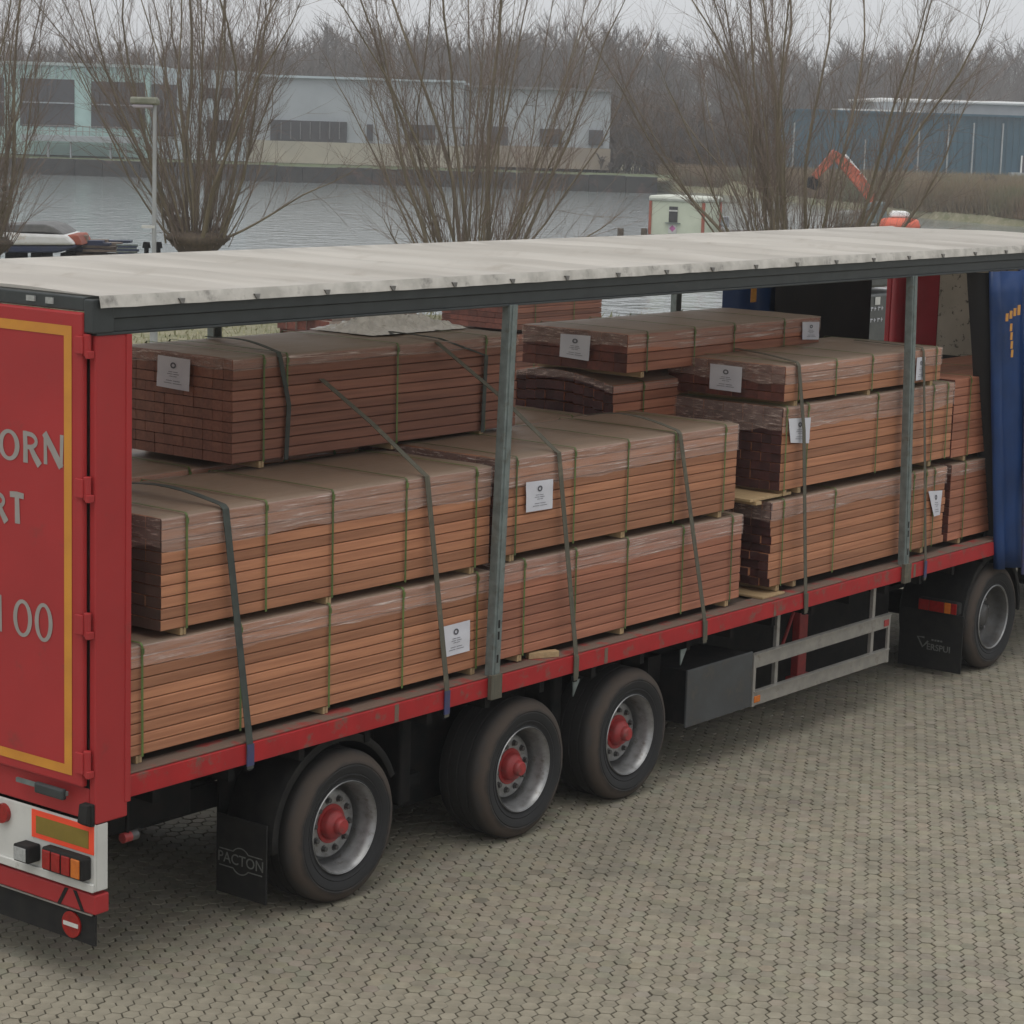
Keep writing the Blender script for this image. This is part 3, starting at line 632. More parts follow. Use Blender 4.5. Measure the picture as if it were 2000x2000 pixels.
MB().box(7.07, 7.16, .036, .044, .43, .485).build('side_reflector', M['lens_amber'], sg_, bevel=.004); MB().box(9.17, 9.25, .038, .044, .735, .79).build('side_reflector', M['hub'], sg_)
for y in (.55, W - .75): MB().box(8.60, 8.74, y, y + .14, .30, 1.11).box(8.52, 8.82, y - .05, y + .19, .20, .30).obox((8.50, y + .07, .72), (.16, 0, .26), (0, .02, 0), (.012, 0, -.008)).build('landing_leg', M['hub'], T, bevel=.008)
for x, t in ((6.0, 1), (4.62, 1)): MB().prism([(x - .04, 1.05), (x + .04, 1.05), (x - .035, .93)], 'y', .03, .04).build('gusset', M['galv'], T)
for y in (.68, 1.84): MB().box(1.0, 6.4, y, y + .03, .62, .78).build('bogie_frame', M['dark_steel'], T)
MB().box(.55, 1.25, .50, 1.15, .70, 1.02).build('pallet_rack', M['dark_steel'], T, bevel=.02)
MB().box(.5, 1.1, 1.5, 2.3, .62, 1.02).build('pallet_rack', M['dark_steel'], T, bevel=.02)
for y in (.56, 1.97): MB().box(1.55, 6.0, y, y + .02, .27, 1.10).build('light_block_panel', M['dark_steel'], T)  # added dark panels, blocking light under the trailer behind the wheels
MB().box(6.3, 10.2, 1.95, 2.45, .30, 1.02).build('light_block_box', M['dark_steel'], T, bevel=.02)  # box added under the far side to stop light coming through
MB().box(6.15, 10.3, .62, .66, .26, 1.10).build('light_block_panel', M['dark_steel'], T)  # panel added behind the side guard to keep the ground there dark
for x in (3.0, 4.7): MB().box(x, x + .12, .30, .56, .40, 1.08).box(x - .25, x + .35, .40, .52, .46, .56).build('spring_hanger', M['dark_steel'], T, bevel=.02)  # spring hangers, added as dark fill to deepen shade between the wheels
for x in np.arange(2.6, 13.2, 2.33): MB().box(x - .02, x + .02, -.002, .0, 1.125, 1.24).build('rail_joint', M['railtop'], T)

# ------------------------------------------------------------------ tractor unit under the front of the trailer
M['cabblue'] = pm('cab paint', (.010, .04, .13), (.008, .034, .11), 3, .3); M['darkglass0'] = pm('cab glass', (.02, .022, .024), rough=.15)
K = empty('tractor_unit', (11.28, 1.27, 0)); tag(K, 'dark tractor unit coupled under the front of the trailer, drive wheel showing', 'truck')
for y in (.82, 1.62): MB().box(10.55, 14.6, y, y + .08, .72, .98).build('frame_rail', M['dark_steel'], K)
MB().box(10.6, 12.0, .45, 2.1, 1.0, 1.06).build('fifth_wheel_plate', M['dark_steel'], K, bevel=.01)
wd = make_wheel('drive')
place_wheel(wd, K, (11.30, .05, .50), 0, .5); copy_wheel(wd, K, (11.30, W - .05, .50), math.pi, .2)
copy_wheel(wd, K, (11.30, .415, .50), 0, .9); copy_wheel(wd, K, (11.30, W - .415, .50), math.pi, .9)
MB().tube((11.3, .4, .5), (11.3, W - .4, .5), .12, n=14).build('axle', M['dark_steel'], K)
mudguard(11.30, .52, .60, -4, 184, .06, .70, K, M['black_rubber']); mudguard(11.30, .52, .60, -4, 184, W - .70, W - .06, K, M['black_rubber'])
for near in (1, 0):
    y0 = .03 if near else W - .68
    fl = MB().box(10.655, 10.668, y0, y0 + .65, .055, .60).build('mudflap', M['black_rubber'], K)
    tl_ = MB().box(10.61, 10.70, y0 + .04, y0 + .46, .605, .725).build('tail_lamp', M['black_rubber'], K, bevel=.02)
    for a, b, mt in ((.05, .105, 'lens_red'), (.11, .175, 'lens_amber'), (.18, .33, 'lens_red'), (.335, .44, 'lens_red')):
        MB().box(10.600, 10.609, y0 + a, y0 + b, .615, .715).build('lens', M[mt], tl_, bevel=.006)
    if near:
        Mx = lambda y, z: Matrix.Translation((10.652, y, z)) @ Matrix(((0, 0, -1, 0), (-1, 0, 0, 0), (0, 1, 0, 0), (0, 0, 0, 1)))
        text_mesh('ERSPUI', .082, 'flap_lettering', M['logo'], Mx(y0 + .235, .262), fl, bold=.001)
        v_ = MB().ribbon([(10.652, y0 + .385, .345), (10.652, y0 + .455, .345), (10.652, y0 + .40, .255), (10.652, y0 + .345, .315)], (1, 0, 0), .0012, .018).build('flap_emblem', M['logo'], fl)
        for k in range(4): MB().box(10.650, 10.654, y0 + .20 + .03 * k, y0 + .22 + .03 * k, .325, .34).build('flap_mark', M['logo'], fl)
MB().prism([(14.15, .62), (16.25, .55), (16.35, 1.5), (16.2, 2.3), (15.9, 3.3), (15.5, 3.42), (14.15, 3.42)], 'y', .06, 2.49).build('cab', M['cabblue'], K, bevel=.06)
for y_ in (.048, 2.496): MB().prism([(15.15, 1.75), (16.05, 1.75), (15.82, 2.55), (15.15, 2.55)], 'y', y_, y_ + .008).build('cab_window', M['darkglass0'], K)
MB().prism([(16.30, 1.78), (16.18, 2.45), (16.20, 2.45), (16.32, 1.78)], 'y', .2, 2.35).build('windscreen', M['darkglass0'], K)
for y_, rz_ in ((.06, 0), (W - .06, math.pi)): copy_wheel(wd, K, (15.1, y_, .50), rz_, .1)
MB().box(13.2, 14.1, .1, .75, .45, .95).build('fuel_tank', M['dark_steel'], K, bevel=.05)

# ------------------------------------------------------------------ timber bundles
plank_cache = {}
def plank_mesh(w_, h_, L_, mat, em='end'):
    key = (round(w_, 4), round(h_, 4), round(L_, 3), mat, em)
    if key in plank_cache: return plank_cache[key]
    c = .0042; a, b = w_ / 2 - .0007, h_ / 2 - .0026
    sec = [(-a + c, -b), (a - c, -b), (a, -b + c), (a, b - c), (a - c, b), (-a + c, b), (-a, b - c), (-a, -b + c)]
    mb = MB(); n = 8
    mb.add([(0, y, z) for y, z in sec] + [(L_, y, z) for y, z in sec], [(k, (k + 1) % n, n + (k + 1) % n, n + k) for k in range(n)], 0)
    k0 = len(mb.v) - 16; mb.f += [tuple(range(k0, k0 + 8))[::-1], tuple(range(k0 + 8, k0 + 16))]; mb.mi += [1, 1]
    me = bpy.data.meshes.new('plank'); me.from_pydata(mb.v, [], mb.f); me.materials.append(M[mat]); me.materials.append(M[em])
    me.polygons.foreach_set('material_index', mb.mi); plank_cache[key] = me; return me
def film(bun, x0, x1, y0, y1, z1, drop, end=True, seed=0, dome=0., rag=0.):
    o_ = .005; nx = max(12, int((x1 - x0) / .07)); xs = np.linspace(x0 - o_ - rag, x1 + o_, nx + 1); G = []
    nz = lambda a, b, c: mnoise.noise((a, b, c + seed * 7.3))
    ny = 12
    for i, x in enumerate(xs):
        dr_ = drop * (1 + .22 * nz(x * 1.6, 0, 1) + .10 * nz(x * 6, 0, 2)); row = []
        for t in (1, .8, .6, .4, .2, .06): row.append((x, y0 - o_ - .003 - .004 * abs(nz(x * 3, t * 9, 3)), z1 - dr_ * t))
        row.append((x, y0 - .002, z1 + .003 + .002 * nz(x * 5, 0, 4)))
        for j in range(1, ny):
            y = y0 + (y1 - y0) * j / ny
            row.append((x, y, z1 + .007 + .006 * nz(x * 2.5, y * 3, 5) + .003 * nz(x * 9, y * 9, 6) + dome * math.sin(math.pi * j / ny)))
        row.append((x, y1 + .002, z1 + .003))
        for t in (.06, .4, 1): row.append((x, y1 + o_ + .003, z1 - dr_ * t))
        G.append(row)
    mb = MB().grid(G)
    if end:
        E_ = []
        for j in range(ny + 1):
            y = y0 - .003 + (y1 - y0 + .006) * j / ny; d2 = drop * (1.0 + .35 * nz(y * 2.3, 3, 8) + .12 * nz(y * 9, 1, 2))
            E_.append([(x0 - .010 - rag - .006 * abs(nz(y * 4, t * 5, 3)), y, z1 + .004 - d2 * t + dome * math.sin(math.pi * j / ny)) for t in (0, .1, .35, .6, .8, 1)])
        mb.grid(E_)
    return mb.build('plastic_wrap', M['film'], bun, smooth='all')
def sheet(bun, corners, nrm, seed=0, ring=True):
    """a paper label: corners tl, tr, br, bl; nrm points out of the bundle"""
    tl, tr, br, bl = [np.array(c, float) for c in corners]; nrm = np.array(nrm, float); G = []
    f = lambda s, t: (tl * (1 - s) + tr * s) * (1 - t) + (bl * (1 - s) + br * s) * t + nrm * (.018 + .004 * mnoise.noise((s * 3, t * 3, seed)) + .0015 * mnoise.noise((s * 9, t * 9, seed)))
    sh = MB().grid([[f(i / 8, j / 8) for i in range(9)] for j in range(9)]).build('label_sheet', M['paper'], bun, smooth='all')
    sh.data.update()
    pr = MB(); ex = (tr - tl); ey = (bl - tl)
    cpt = lambda s, t: f(s, t) + nrm * .0035
    n = 16; vs = []
    for k in range(n):
        a = 2 * math.pi * k / n
        for r_ in (.09, .045): vs.append(cpt(.5 + r_ * math.cos(a), .26 + r_ * 1.1 * math.sin(a)))
    pr.add(vs, [(2 * k, 2 * k + 1, (2 * k + 3) % (2 * n), (2 * k + 2) % (2 * n)) for k in range(n)])
    for t, a, b in ((.46, .36, .64), (.53, .32, .68), (.60, .40, .62), (.74, .30, .72), (.82, .24, .78)):
        for c0, c1 in ((a, a + (b - a) * .45), (a + (b - a) * .52, b)):
            pr.add([cpt(c0, t), cpt(c1, t), cpt(c1, t + .016), cpt(c0, t + .016)], [(0, 1, 2, 3)])
    pr.build('label_print', M['ink'], sh)
    return sh
def bundle(label, x0, x1, y0, y1, z0, z1, cols, rows_, bands, mat='plank', drop=.17, ragged=.003, end=True, seed=0, wrap=True, dome=0., bearers=None, em='end'):
    B = empty('timber_bundle', ((x0 + x1) / 2, (y0 + y1) / 2, z0)); tag(B, label, 'timber bundle', 'bundles of hardwood planks on the trailer')
    rd = random.Random(seed * 13 + 5); w_ = (y1 - y0) / cols; h_ = (z1 - z0) / rows_; me = plank_mesh(w_, h_, x1 - x0, mat, em)
    for r_ in range(rows_):
        for c in range(cols):
            hid = 0 < c < cols - 1 and r_ < rows_ - 1 and r_ > 0 and not end
            if hid: continue
            o = bpy.data.objects.new('plank', me); COL.objects.link(o)
            dz_ = dome * math.sin(math.pi * (c + .5) / cols) * (r_ + 1) / rows_
            put(o, B, (x0 + rd.uniform(-1, 1) * ragged, y0 + (c + .5) * w_ + rd.uniform(-.0012, .0012), z0 + (r_ + .5) * h_ + dz_))
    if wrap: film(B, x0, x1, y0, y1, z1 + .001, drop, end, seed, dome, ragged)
    for k, x in enumerate(bands):
        pts = [(x + .004, y0 - .017, z0 - .004), (x, y0 - .018, (z0 + z1) / 2), (x - .002, y0 - .017, z1 + .004), (x - .002, y0 - .004, z1 + .018), (x, (y0 + y1) / 2, z1 + .021 + dome), (x, y1 + .004, z1 + .018), (x, y1 + .017, z1), (x, y1 + .017, z0)]
        bd = MB().ribbon(pts, (1, 0, 0), .0085, .002).build('strapping_band', M['band'], B)
        MB().box(x - .013, x + .011, y0 - .023, y0 - .019, z1 - .045, z1 - .012).build('band_seal', M['band'], bd)
    for x in (bearers if bearers is not None else bands[::2]):
        MB().box(x - .026, x - .003, y0 + .006, y1, z0 - .047, z0 - .002).box(x + .003, x + .024, y0 + .008, y1, z0 - .047, z0 - .002).build('bearer', M['bearer'], B, bevel=.002)
    return B
Y0, Y1 = .10, 1.16
n1l = bundle('lower timber bundle on the deck beside the red rear post', .22, 3.655, Y0, Y1, 1.312, 1.962, 8, 10, [.436, 1.24, 2.032, 2.742, 3.514], seed=1, end=False, drop=.13)
n1u = bundle('upper timber bundle at the rear, ending beside the leaning middle post', .598, 3.645, Y0, Y1, 2.018, 2.682, 8, 10, [.784, 1.449, 2.044, 2.75, 3.473], seed=2, drop=.19, em='end_dark', bearers=[.784, 2.044, 3.473])
n2l = bundle('lower timber bundle just right of the middle post, under a labelled one', 3.81, 6.86, Y0, Y1, 1.318, 1.985, 8, 10, [4.035, 4.638, 5.275, 6.008, 6.697], mat='plank_red', seed=3, end=True, drop=.15, bearers=[4.035, 5.275, 6.697])
n2u = bundle('timber bundle with a white label right of the middle post, upper of two', 3.80, 6.735, Y0, Y1, 2.046, 2.712, 8, 10, [3.911, 4.585, 5.238, 5.849, 6.54], seed=4, drop=.2, bearers=[3.911, 5.238, 6.54])
n3l = bundle('lowest timber bundle in front of the third stack, with ragged plank ends', 7.30, 10.27, Y0, Y1 + .06, 1.335, 2.030, 12, 10, [7.458, 8.28, 9.647, 9.873, 10.03], mat='plank', em='end_maroon', seed=5, ragged=.020, drop=.15, bearers=[7.458, 7.72, 9.9])
n3u = bundle('middle timber bundle of the third stack with a folded white label', 7.40, 10.32, Y0, Y1 + .08, 2.112, 2.785, 12, 9, [7.437, 7.771, 8.92, 9.918, 10.182], em='end_maroon', seed=6, ragged=.008, drop=.2, bearers=[7.5, 7.72, 9.95])
n3t = bundle('thin timber bundle on top of the third stack, white sheet on its end', 7.405, 10.04, Y0, Y1 + .06, 2.832, 3.118, 9, 4, [7.59, 8.183, 8.786, 9.924], mat='plank', seed=7, drop=.15, bearers=[7.6, 8.786, 9.9])
n4l = bundle('dark red timber bundle low behind the blue curtain', 10.45, 13.2, Y0 + .04, Y1, 1.315, 2.02, 8, 9, [10.7, 11.5, 12.5], mat='plank_red', seed=8, drop=.1, bearers=[10.7, 12.5])
n4u = bundle('dark red timber bundle half hidden by the blue curtain, upper one', 10.42, 13.2, Y0 + .04, Y1, 2.085, 2.80, 8, 9, [10.7, 11.5, 12.5], mat='plank_red', seed=9, wrap=False, bearers=[10.7, 12.5])
f1 = bundle('high far-row timber bundle near the red rear post, white sheet on its end', 2.08, 5.06, 1.0, 2.08, 2.748, 3.428, 12, 10, [2.351, 2.571, 3.685, 4.668], mat='plank_shaded', em='plank_shaded', seed=10, drop=.075, bearers=[2.36, 3.685, 4.668])
f2m = bundle('far row timber bundle with a dark bulging end below the film-topped one', 6.50, 9.45, 1.13, 2.30, 2.33, 2.925, 12, 8, [6.9, 7.6, 8.6, 9.2], mat='plank_red', em='end_maroon', seed=11, drop=.05, ragged=.01, dome=.085)
f2t = bundle('film-topped timber bundle highest on the far row, white sheet on its end', 6.47, 9.42, .99, 2.03, 3.045, 3.352, 8, 4, [6.72, 7.4, 8.0, 8.8], mat='plank_red', seed=12, drop=.13, bearers=[6.7, 8.0, 9.3])
f1l = bundle('far row timber bundle on the deck, hidden behind the rear stack', .6, 3.65, 1.32, 2.38, 1.312, 1.962, 8, 10, [.8, 2.0, 3.4], end=False, seed=13, drop=.13)
f1m = bundle('far row timber bundle carrying the high one near the rear post', .62, 3.66, 1.32, 2.38, 2.02, 2.688, 8, 10, [.8, 2.0, 3.4], end=False, seed=14, drop=.13)
f3l = bundle('far row timber bundle on the deck behind the middle post', 3.82, 6.4, 1.32, 2.38, 1.312, 1.962, 8, 10, [4.0, 5.2, 6.2], end=False, seed=15, drop=.13)
f3m = bundle('far row timber bundle behind the middle post, second layer', 3.82, 6.4, 1.32, 2.38, 2.02, 2.688, 8, 10, [4.0, 5.2, 6.2], end=False, seed=16, drop=.13)
f2l = bundle('far row timber bundle on the deck below the bulging one', 6.5, 9.45, 1.30, 2.36, 1.312, 2.27, 8, 13, [6.8, 8.0, 9.2], end=False, seed=17, drop=.1)
yl = Y0 - .004
sheet(n1l, [(3.132, yl, 1.658), (3.434, yl, 1.662), (3.439, yl, 1.449), (3.145, yl, 1.444)], (0, -1, 0), 1)
sheet(n2u, [(4.010, yl, 2.542), (4.320, yl, 2.534), (4.322, yl, 2.325), (4.020, yl, 2.330)], (0, -1, 0), 2)
sheet(n3u, [(7.450, yl, 2.700), (7.80, yl, 2.68), (7.79, yl, 2.47), (7.500, yl, 2.50)], (0, -1, 0), 3)
sheet(n3l, [(9.910, yl, 1.846), (10.175, yl, 1.826), (10.155, yl, 1.605), (10.045, yl, 1.602)], (0, -1, 0), 4)
sheet(n3t, [(9.55, yl, 3.06), (9.70, yl, 3.06), (9.70, yl, 2.86), (9.55, yl, 2.86)], (0, -1, 0), 5)
sheet(n3t, [(7.392, .797, 3.085), (7.392, .488, 3.082), (7.392, .491, 2.875), (7.392, .795, 2.880)], (-1, 0, 0), 6)
sheet(f1, [(2.068, 1.660, 3.406), (2.068, 1.359, 3.401), (2.068, 1.367, 3.190), (2.068, 1.672, 3.200)], (-1, 0, 0), 7)
sheet(f2t, [(6.458, 1.630, 3.312), (6.458, 1.331, 3.318), (6.458, 1.343, 3.116), (6.458, 1.635, 3.127)], (-1, 0, 0), 8)
sheet(f2t, [(9.083, .985, 3.325), (9.375, .985, 3.312), (9.378, .985, 3.155), (9.097, .985, 3.170)], (0, -1, 0), 9)
# offcut under the second stack and dunnage board sticking out of the third
MB().obox((4.27, .085, 1.286), (.11, -.05, 0), (.012, .026, 0), (0, 0, .022)).build('timber_offcut', M['bearer'], None, bevel=.003)
tag(bpy.data.objects['timber_offcut'], 'short pale wood offcut lying on the trailer edge under a bundle', 'wood block')
db = MB().box(7.0, 7.62, .12, 1.1, 2.062, 2.085).box(7.06, 7.14, .10, 1.1, 2.034, 2.061).build('dunnage_board', M['bearer'], None, bevel=.003)
tag(db, 'pale softwood board sticking out between two bundles of the third stack', 'board')
d2 = MB().box(7.16, 7.50, .06, .9, 1.264, 1.282).build('dunnage_board', M['bearer'], None, bevel=.003)
tag(d2, 'pale board on the deck under the ragged lowest bundle', 'board')
# crumpled film left on the far bundle
G = []
for i in range(73):
    x = 3.95 + 1.1 * i / 72; row = []
    for j in range(41):
        y = 1.45 + .62 * j / 40; e = max(0, math.sin(math.pi * i / 72)) ** .5 * max(0, math.sin(math.pi * j / 40)) ** .5
        row.append((x + .02 * mnoise.noise((i * .4, j * .4, 1)), y + .02 * mnoise.noise((i * .4, j * .4, 9)), 3.445 + e * (.05 + .11 * abs(mnoise.noise((x * 3.2, y * 4, 4))) + .08 * abs(mnoise.noise((x * 11, y * 11, 2))) + .045 * mnoise.noise((x * 27, y * 27, 5)))))
    G.append(row)
cf = MB().grid(G).build('crumpled_film', M['whitefilm'], None, smooth='all'); tag(cf, 'heap of crumpled clear plastic film on the high far bundle', 'plastic film')

# lashing straps over the load, hooked to the side rail
def strap(label, pts, dark=False, hook=True, hw=.024, blue=True):
    B = empty('lashing_strap', pts[-1]); tag(B, label, 'strap', 'lashing straps over the timber load')
    MB().ribbon(pts, (1, 0, 0), hw, .004).build('webbing', M['lash_dark' if dark else 'lash'], B)
    x, y, z = pts[-1]; x2, y2, z2 = pts[-2]
    if hook:
        MB().ribbon([(x2 + (x - x2) * .60, -.014, 1.245), (x, -.012, z + .02)], (1, 0, 0), hw + .003, .008).build('strap_end', M['bluesteel' if blue else 'lash'], B)
        MB().box(x - .020, x + .020, -.012, .02, z - .012, z + .030).build('hook', M['dark_steel'], B, bevel=.004)
    return B
ys_ = .072
def sagtop(x0, x1, y0, y1, z, lift=.05, n=9): return [(x0 + (x1 - x0) * k / n, y0 + (y1 - y0) * k / n, z + lift * math.sin(math.pi * k / n)) for k in range(n + 1)]
strap('broad dark grey strap nearest the red rear post', sagtop(1.12, 1.085, 1.1, .095, 2.712, .05) + [(1.088, ys_, 2.69), (1.228, -.012, 1.25), (1.236, -.012, 1.09)], dark=True, hw=.027)
strap('olive strap slanting off the high bundle, just left of the middle post', [(2.90, .982, 3.25), (2.935, .55, 2.99), (2.94, .11, 2.712), (2.936, ys_, 2.695), (3.098, -.012, 1.25), (3.101, -.012, 1.065)])
strap('olive strap just right of the middle post, slanting down behind it', [(4.10, .982, 3.43), (4.25, .5, 3.07), (4.365, .11, 2.735), (4.369, ys_, 2.715), (4.543, -.012, 1.25), (4.55, -.012, 1.065)], blue=False)
strap('grey brown strap at the right end of the second stack', sagtop(5.95, 5.884, 1.1, .095, 2.738, .07) + [(5.884, ys_, 2.718), (6.205, -.012, 1.26), (6.223, -.012, 1.072)], blue=False)
strap('olive strap at the left end of the third stack', sagtop(8.15, 7.565, 1.15, .095, 3.146, .01) + [(7.559, ys_, 3.12), (7.639, .042, 2.59), (7.705, -.012, 1.26), (7.729, -.012, 1.078)], blue=False)
strap('thin strap just right of the second side post', [(9.72, .8, 3.145), (9.66, .095, 3.142), (9.654, ys_, 3.11), (9.691, .03, 2.33), (9.76, -.012, 1.26), (9.77, -.012, 1.077)], hw=.018)
strap('dark strap round the left part of the high far bundle', [(2.88, 2.05, 3.452)] + sagtop(2.86, 2.50, 1.95, 1.0, 3.452, .03) + [(2.49, .974, 3.42), (2.58, .974, 3.1), (2.56, .974, 2.74)], dark=True, hook=False, hw=.02)
strap('dark strap round the right part of the high far bundle', [(4.18, 2.05, 3.452)] + sagtop(4.18, 4.15, 1.95, 1.0, 3.452, .01) + [(4.66, .974, 3.3), (4.64, .974, 2.74)], dark=True, hook=False, hw=.02)

# ------------------------------------------------------------------ yard behind the trailer
def aty(u, v, y): d = ray(u, v); return CAM + d * ((y - CAM[1]) / d[1])
RT3 = np.array([RT[0], RT[1], 0.]); FW3 = np.array([FW[0], FW[1], 0.]); UP = np.array([0, 0, 1.])
M['yardwood'] = pm('weathered timber', (.24, .10, .06), (.15, .065, .045), 3, .75, stretch=(.5, 12, 12), rnd=.3)
M['greywood'] = pm('grey weathered timber', (.27, .22, .18), (.17, .13, .11), 4, .85, rnd=.45)
p = aty(1003, 600, 9.0)
for k, (nm, z0) in enumerate((('top pack', 2.28), ('second pack from the top', 1.58), ('third pack from the top', .86), ('bottom pack', .12))):
    b = bundle('%s of the red-brown timber stack in the yard behind the trailer' % nm, p[0], p[0] + 1.95, 9.0, 10.2, z0, z0 + .64, 8, 9, [p[0] + .45, p[0] + 1.3], mat='yardwood', seed=30 + k, wrap=False, end=k == 0)
    b['group'] = 'packs of timber stacked in the yard'
p = aty(812, 625, 17.0)
b = bundle('low stack of grey sawn timber ends in the yard beyond the high bundle', p[0] - 2.2, p[0], 17.0, 18.2, .3, 1.72, 6, 7, [p[0] - 1.6, p[0] - .6], mat='greywood', seed=40, wrap=False, ragged=.05)
b['group'] = 'packs of timber stacked in the yard'
p = aty(1040, 680, 11.5)
b = bundle('pale stickered lumber pack seen between the middle post and the far row', p[0] - 1.2, p[0] + 2.2, 11.5, 12.5, .15, 1.75, 6, 14, [p[0] + .5], mat='bearer', seed=41, wrap=False, end=False)
b['group'] = 'packs of timber stacked in the yard'
M['greyfilm'] = pm('dark grey foil', (.085, .092, .088), (.06, .065, .064), 5, .4, bump=.3, bsc=9)
p0, p1 = aty(1655, 640, 6.6), aty(1752, 640, 6.6)
for z0, z1, lb in ((1.35, 2.72, 'lower dark grey foil-wrapped pack with white writing beyond the trailer front'), (2.80, 3.30, 'upper dark grey foil-wrapped pack beyond the trailer front')):
    b = MB().box(p0[0] - .6, p1[0] + .3, 6.6, 7.9, z0, z1).build('wrapped_pack', M['greyfilm'], None, bevel=.04); tag(b, lb, 'wrapped pack', 'foil-wrapped packs beyond the trailer')
    if z0 < 2:
        for zz in (2.50, 2.34):
            for k in range(9):
                if k in (3,): continue
                x = p0[0] + .12 + k * .10
                MB().box(x, x + .045 + .02 * (k % 2), 6.592, 6.596, zz + .012 * (k % 2), zz + .016 + .012 * (k % 2)).box(x + .01, x + .022, 6.592, 6.5955, zz - .022, zz + .034).build('foil_marking', M['paper'], b)
        MB().box(p0[0] + .72, p0[0] + .86, 6.586, 6.590, 2.56, 2.67).build('foil_tag', M['white'], b)
b = MB().box(p0[0] - .6, p1[0] + .3, 6.7, 7.8, .06, 1.34).build('wrapped_pack', M['greyfilm'], None, bevel=.03); tag(b, 'bottom foil-wrapped pack hidden beyond the trailer front', 'wrapped pack', 'foil-wrapped packs beyond the trailer')

# wire fence on the bank
fz = empty('wire_fence', gp(58.5, 2)); tag(fz, 'low wire fence along the grass bank seen under the trailer roof', 'fence')
for S in np.arange(-8, 9, 2.4):
    q_ = gp(58.5, S, -.1); MB().tube(q_, q_ + (0, 0, 1.05), .035, n=6).build('fence_post', M['galv'], fz)
for z in (.45, .85): MB().tube(gp(58.5, -8, z), gp(58.5, 8.8, z), .006, n=4).build('wire', M['galv'], fz)

# ------------------------------------------------------------------ shore: lamp, boat, wood pile
def rail_of(u, v, D): q_ = at(u, v, D); return q_
L0 = at(301, 480, 50.); lz = lambda v: at(301, v, 50.)[2]
M['lampgrey'] = pm('lamp post grey', (.36, .37, .37), (.30, .31, .31), 3, .5)
lp = empty('lamp_post', (L0[0], L0[1], 0)); tag(lp, 'grey lamp post with a wide lantern standing by the water', 'lamp post')
top = at(297, 205, 50.)
MB().tube((L0[0], L0[1], -.1), (L0[0], L0[1], 1.2), .085, .085, 10).tube((L0[0], L0[1], 1.2), (L0[0], L0[1], top[2]), .050, .040, 10).build('pole', M['lampgrey'], lp, smooth=True)
hd = np.array([L0[0], L0[1], top[2]])
MB().obox(hd - RT3 * .22 + UP * .085, RT3 * .29, FW3 * .12, UP * .075).obox(hd + UP * .06, RT3 * .10, FW3 * .08, UP * .06).build('lantern', pm('lantern housing', (.25, .25, .20), (.17, .18, .13), 6, .6), lp, bevel=.04)
MB().obox(hd - RT3 * .24 - UP * .03, RT3 * .22, FW3 * .09, UP * .04).build('lantern_glass', pm('lantern glass', (.42, .38, .42), rough=.3), lp, bevel=.03)
MB().obox(hd - UP * 2.55 - RT3 * .12, RT3 * .14, FW3 * .05, UP * .03).build('bracket', M['white'], lp)

bt_ = empty('moored_boat', at(40, 480, 60.) * (1, 1, 0)); tag(bt_, 'white boat with grey canopy and dark blue waterline raised on blocks by the water', 'boat')
def sprism(mb, pts, D, dep, mi=0):          # outline given as picture points at distance D, real depth behind it
    f = [at(u, v, D) for u, v in pts]; n = len(f); k = [q_ + FW3 * dep for q_ in f]
    return mb.add(f + k, [tuple(range(n)), tuple(range(n, 2 * n))[::-1]] + [(i, (i + 1) % n, n + (i + 1) % n, n + i) for i in range(n)], mi)
M['navy'] = pm('navy hull', (.03, .045, .11), (.04, .05, .09), 5, .5)
M['hullwhite'] = pm('white hull', (.84, .85, .84), (.78, .78, .76), 5, .45, dirt=((.55, .38, .18), 1.2, .60, .75))
M['tarpgrey'] = pm('grey canopy', (.20, .20, .195), (.15, .15, .15), 5, .7)
M['rust'] = pm('rusty red', (.42, .11, .06), (.30, .09, .06), 4, .7)
def hull(mb, prof, D, beam):                 # side outline repeated with a fuller middle section
    rows_ = []
    for t, sc_u, lift in ((0, .0, 0), (.15, 7, 0), (.5, 16, 0), (.85, 7, 0), (1, 0, 0)):
        rows_.append([at(u + (sc_u if i >= len(prof) // 2 else 0), v, D) + FW3 * beam * t for i, (u, v) in enumerate(prof)])
    return mb.grid(rows_)
o = sprism(MB(), [(-260, 455), (20, 454), (40, 456), (128, 459), (140, 470), (147, 479), (-260, 479)], 60., 2.0).build('hull', M['hullwhite'], bt_, bevel=.12)
sprism(MB(), [(-260, 479.5), (150, 479.5), (140, 487), (110, 494), (-260, 494)], 60.05, 1.9).build('hull_bottom', M['navy'], bt_, bevel=.08)
sprism(MB(), [(-260, 442), (0, 440), (60, 437.5), (88, 438), (104, 443), (118, 452), (126, 458.5), (110, 456.5), (85, 454), (20, 453.6), (-260, 454.5)], 60.1, 1.8).build('canopy', M['tarpgrey'], bt_, bevel=.06)
sprism(MB(), [(131, 459), (151, 459), (158, 471), (161, 479), (148, 479)], 60.2, 1.4).build('stern_board', M['rust'], bt_, bevel=.03)
for u in (-120, 10, 60, 118): sprism(MB(), [(u, 494.5), (u + 22, 494.5), (u + 24, 585), (u - 2, 585)], 60.3, 1.4).build('block', M['dark_steel'], bt_)
wp = empty('beam_pile', at(200, 500, 61.) * (1, 1, 0)); tag(wp, 'pile of old wooden beams and blue pipes beside the white boat', 'wood pile')
rr = random.Random(3)
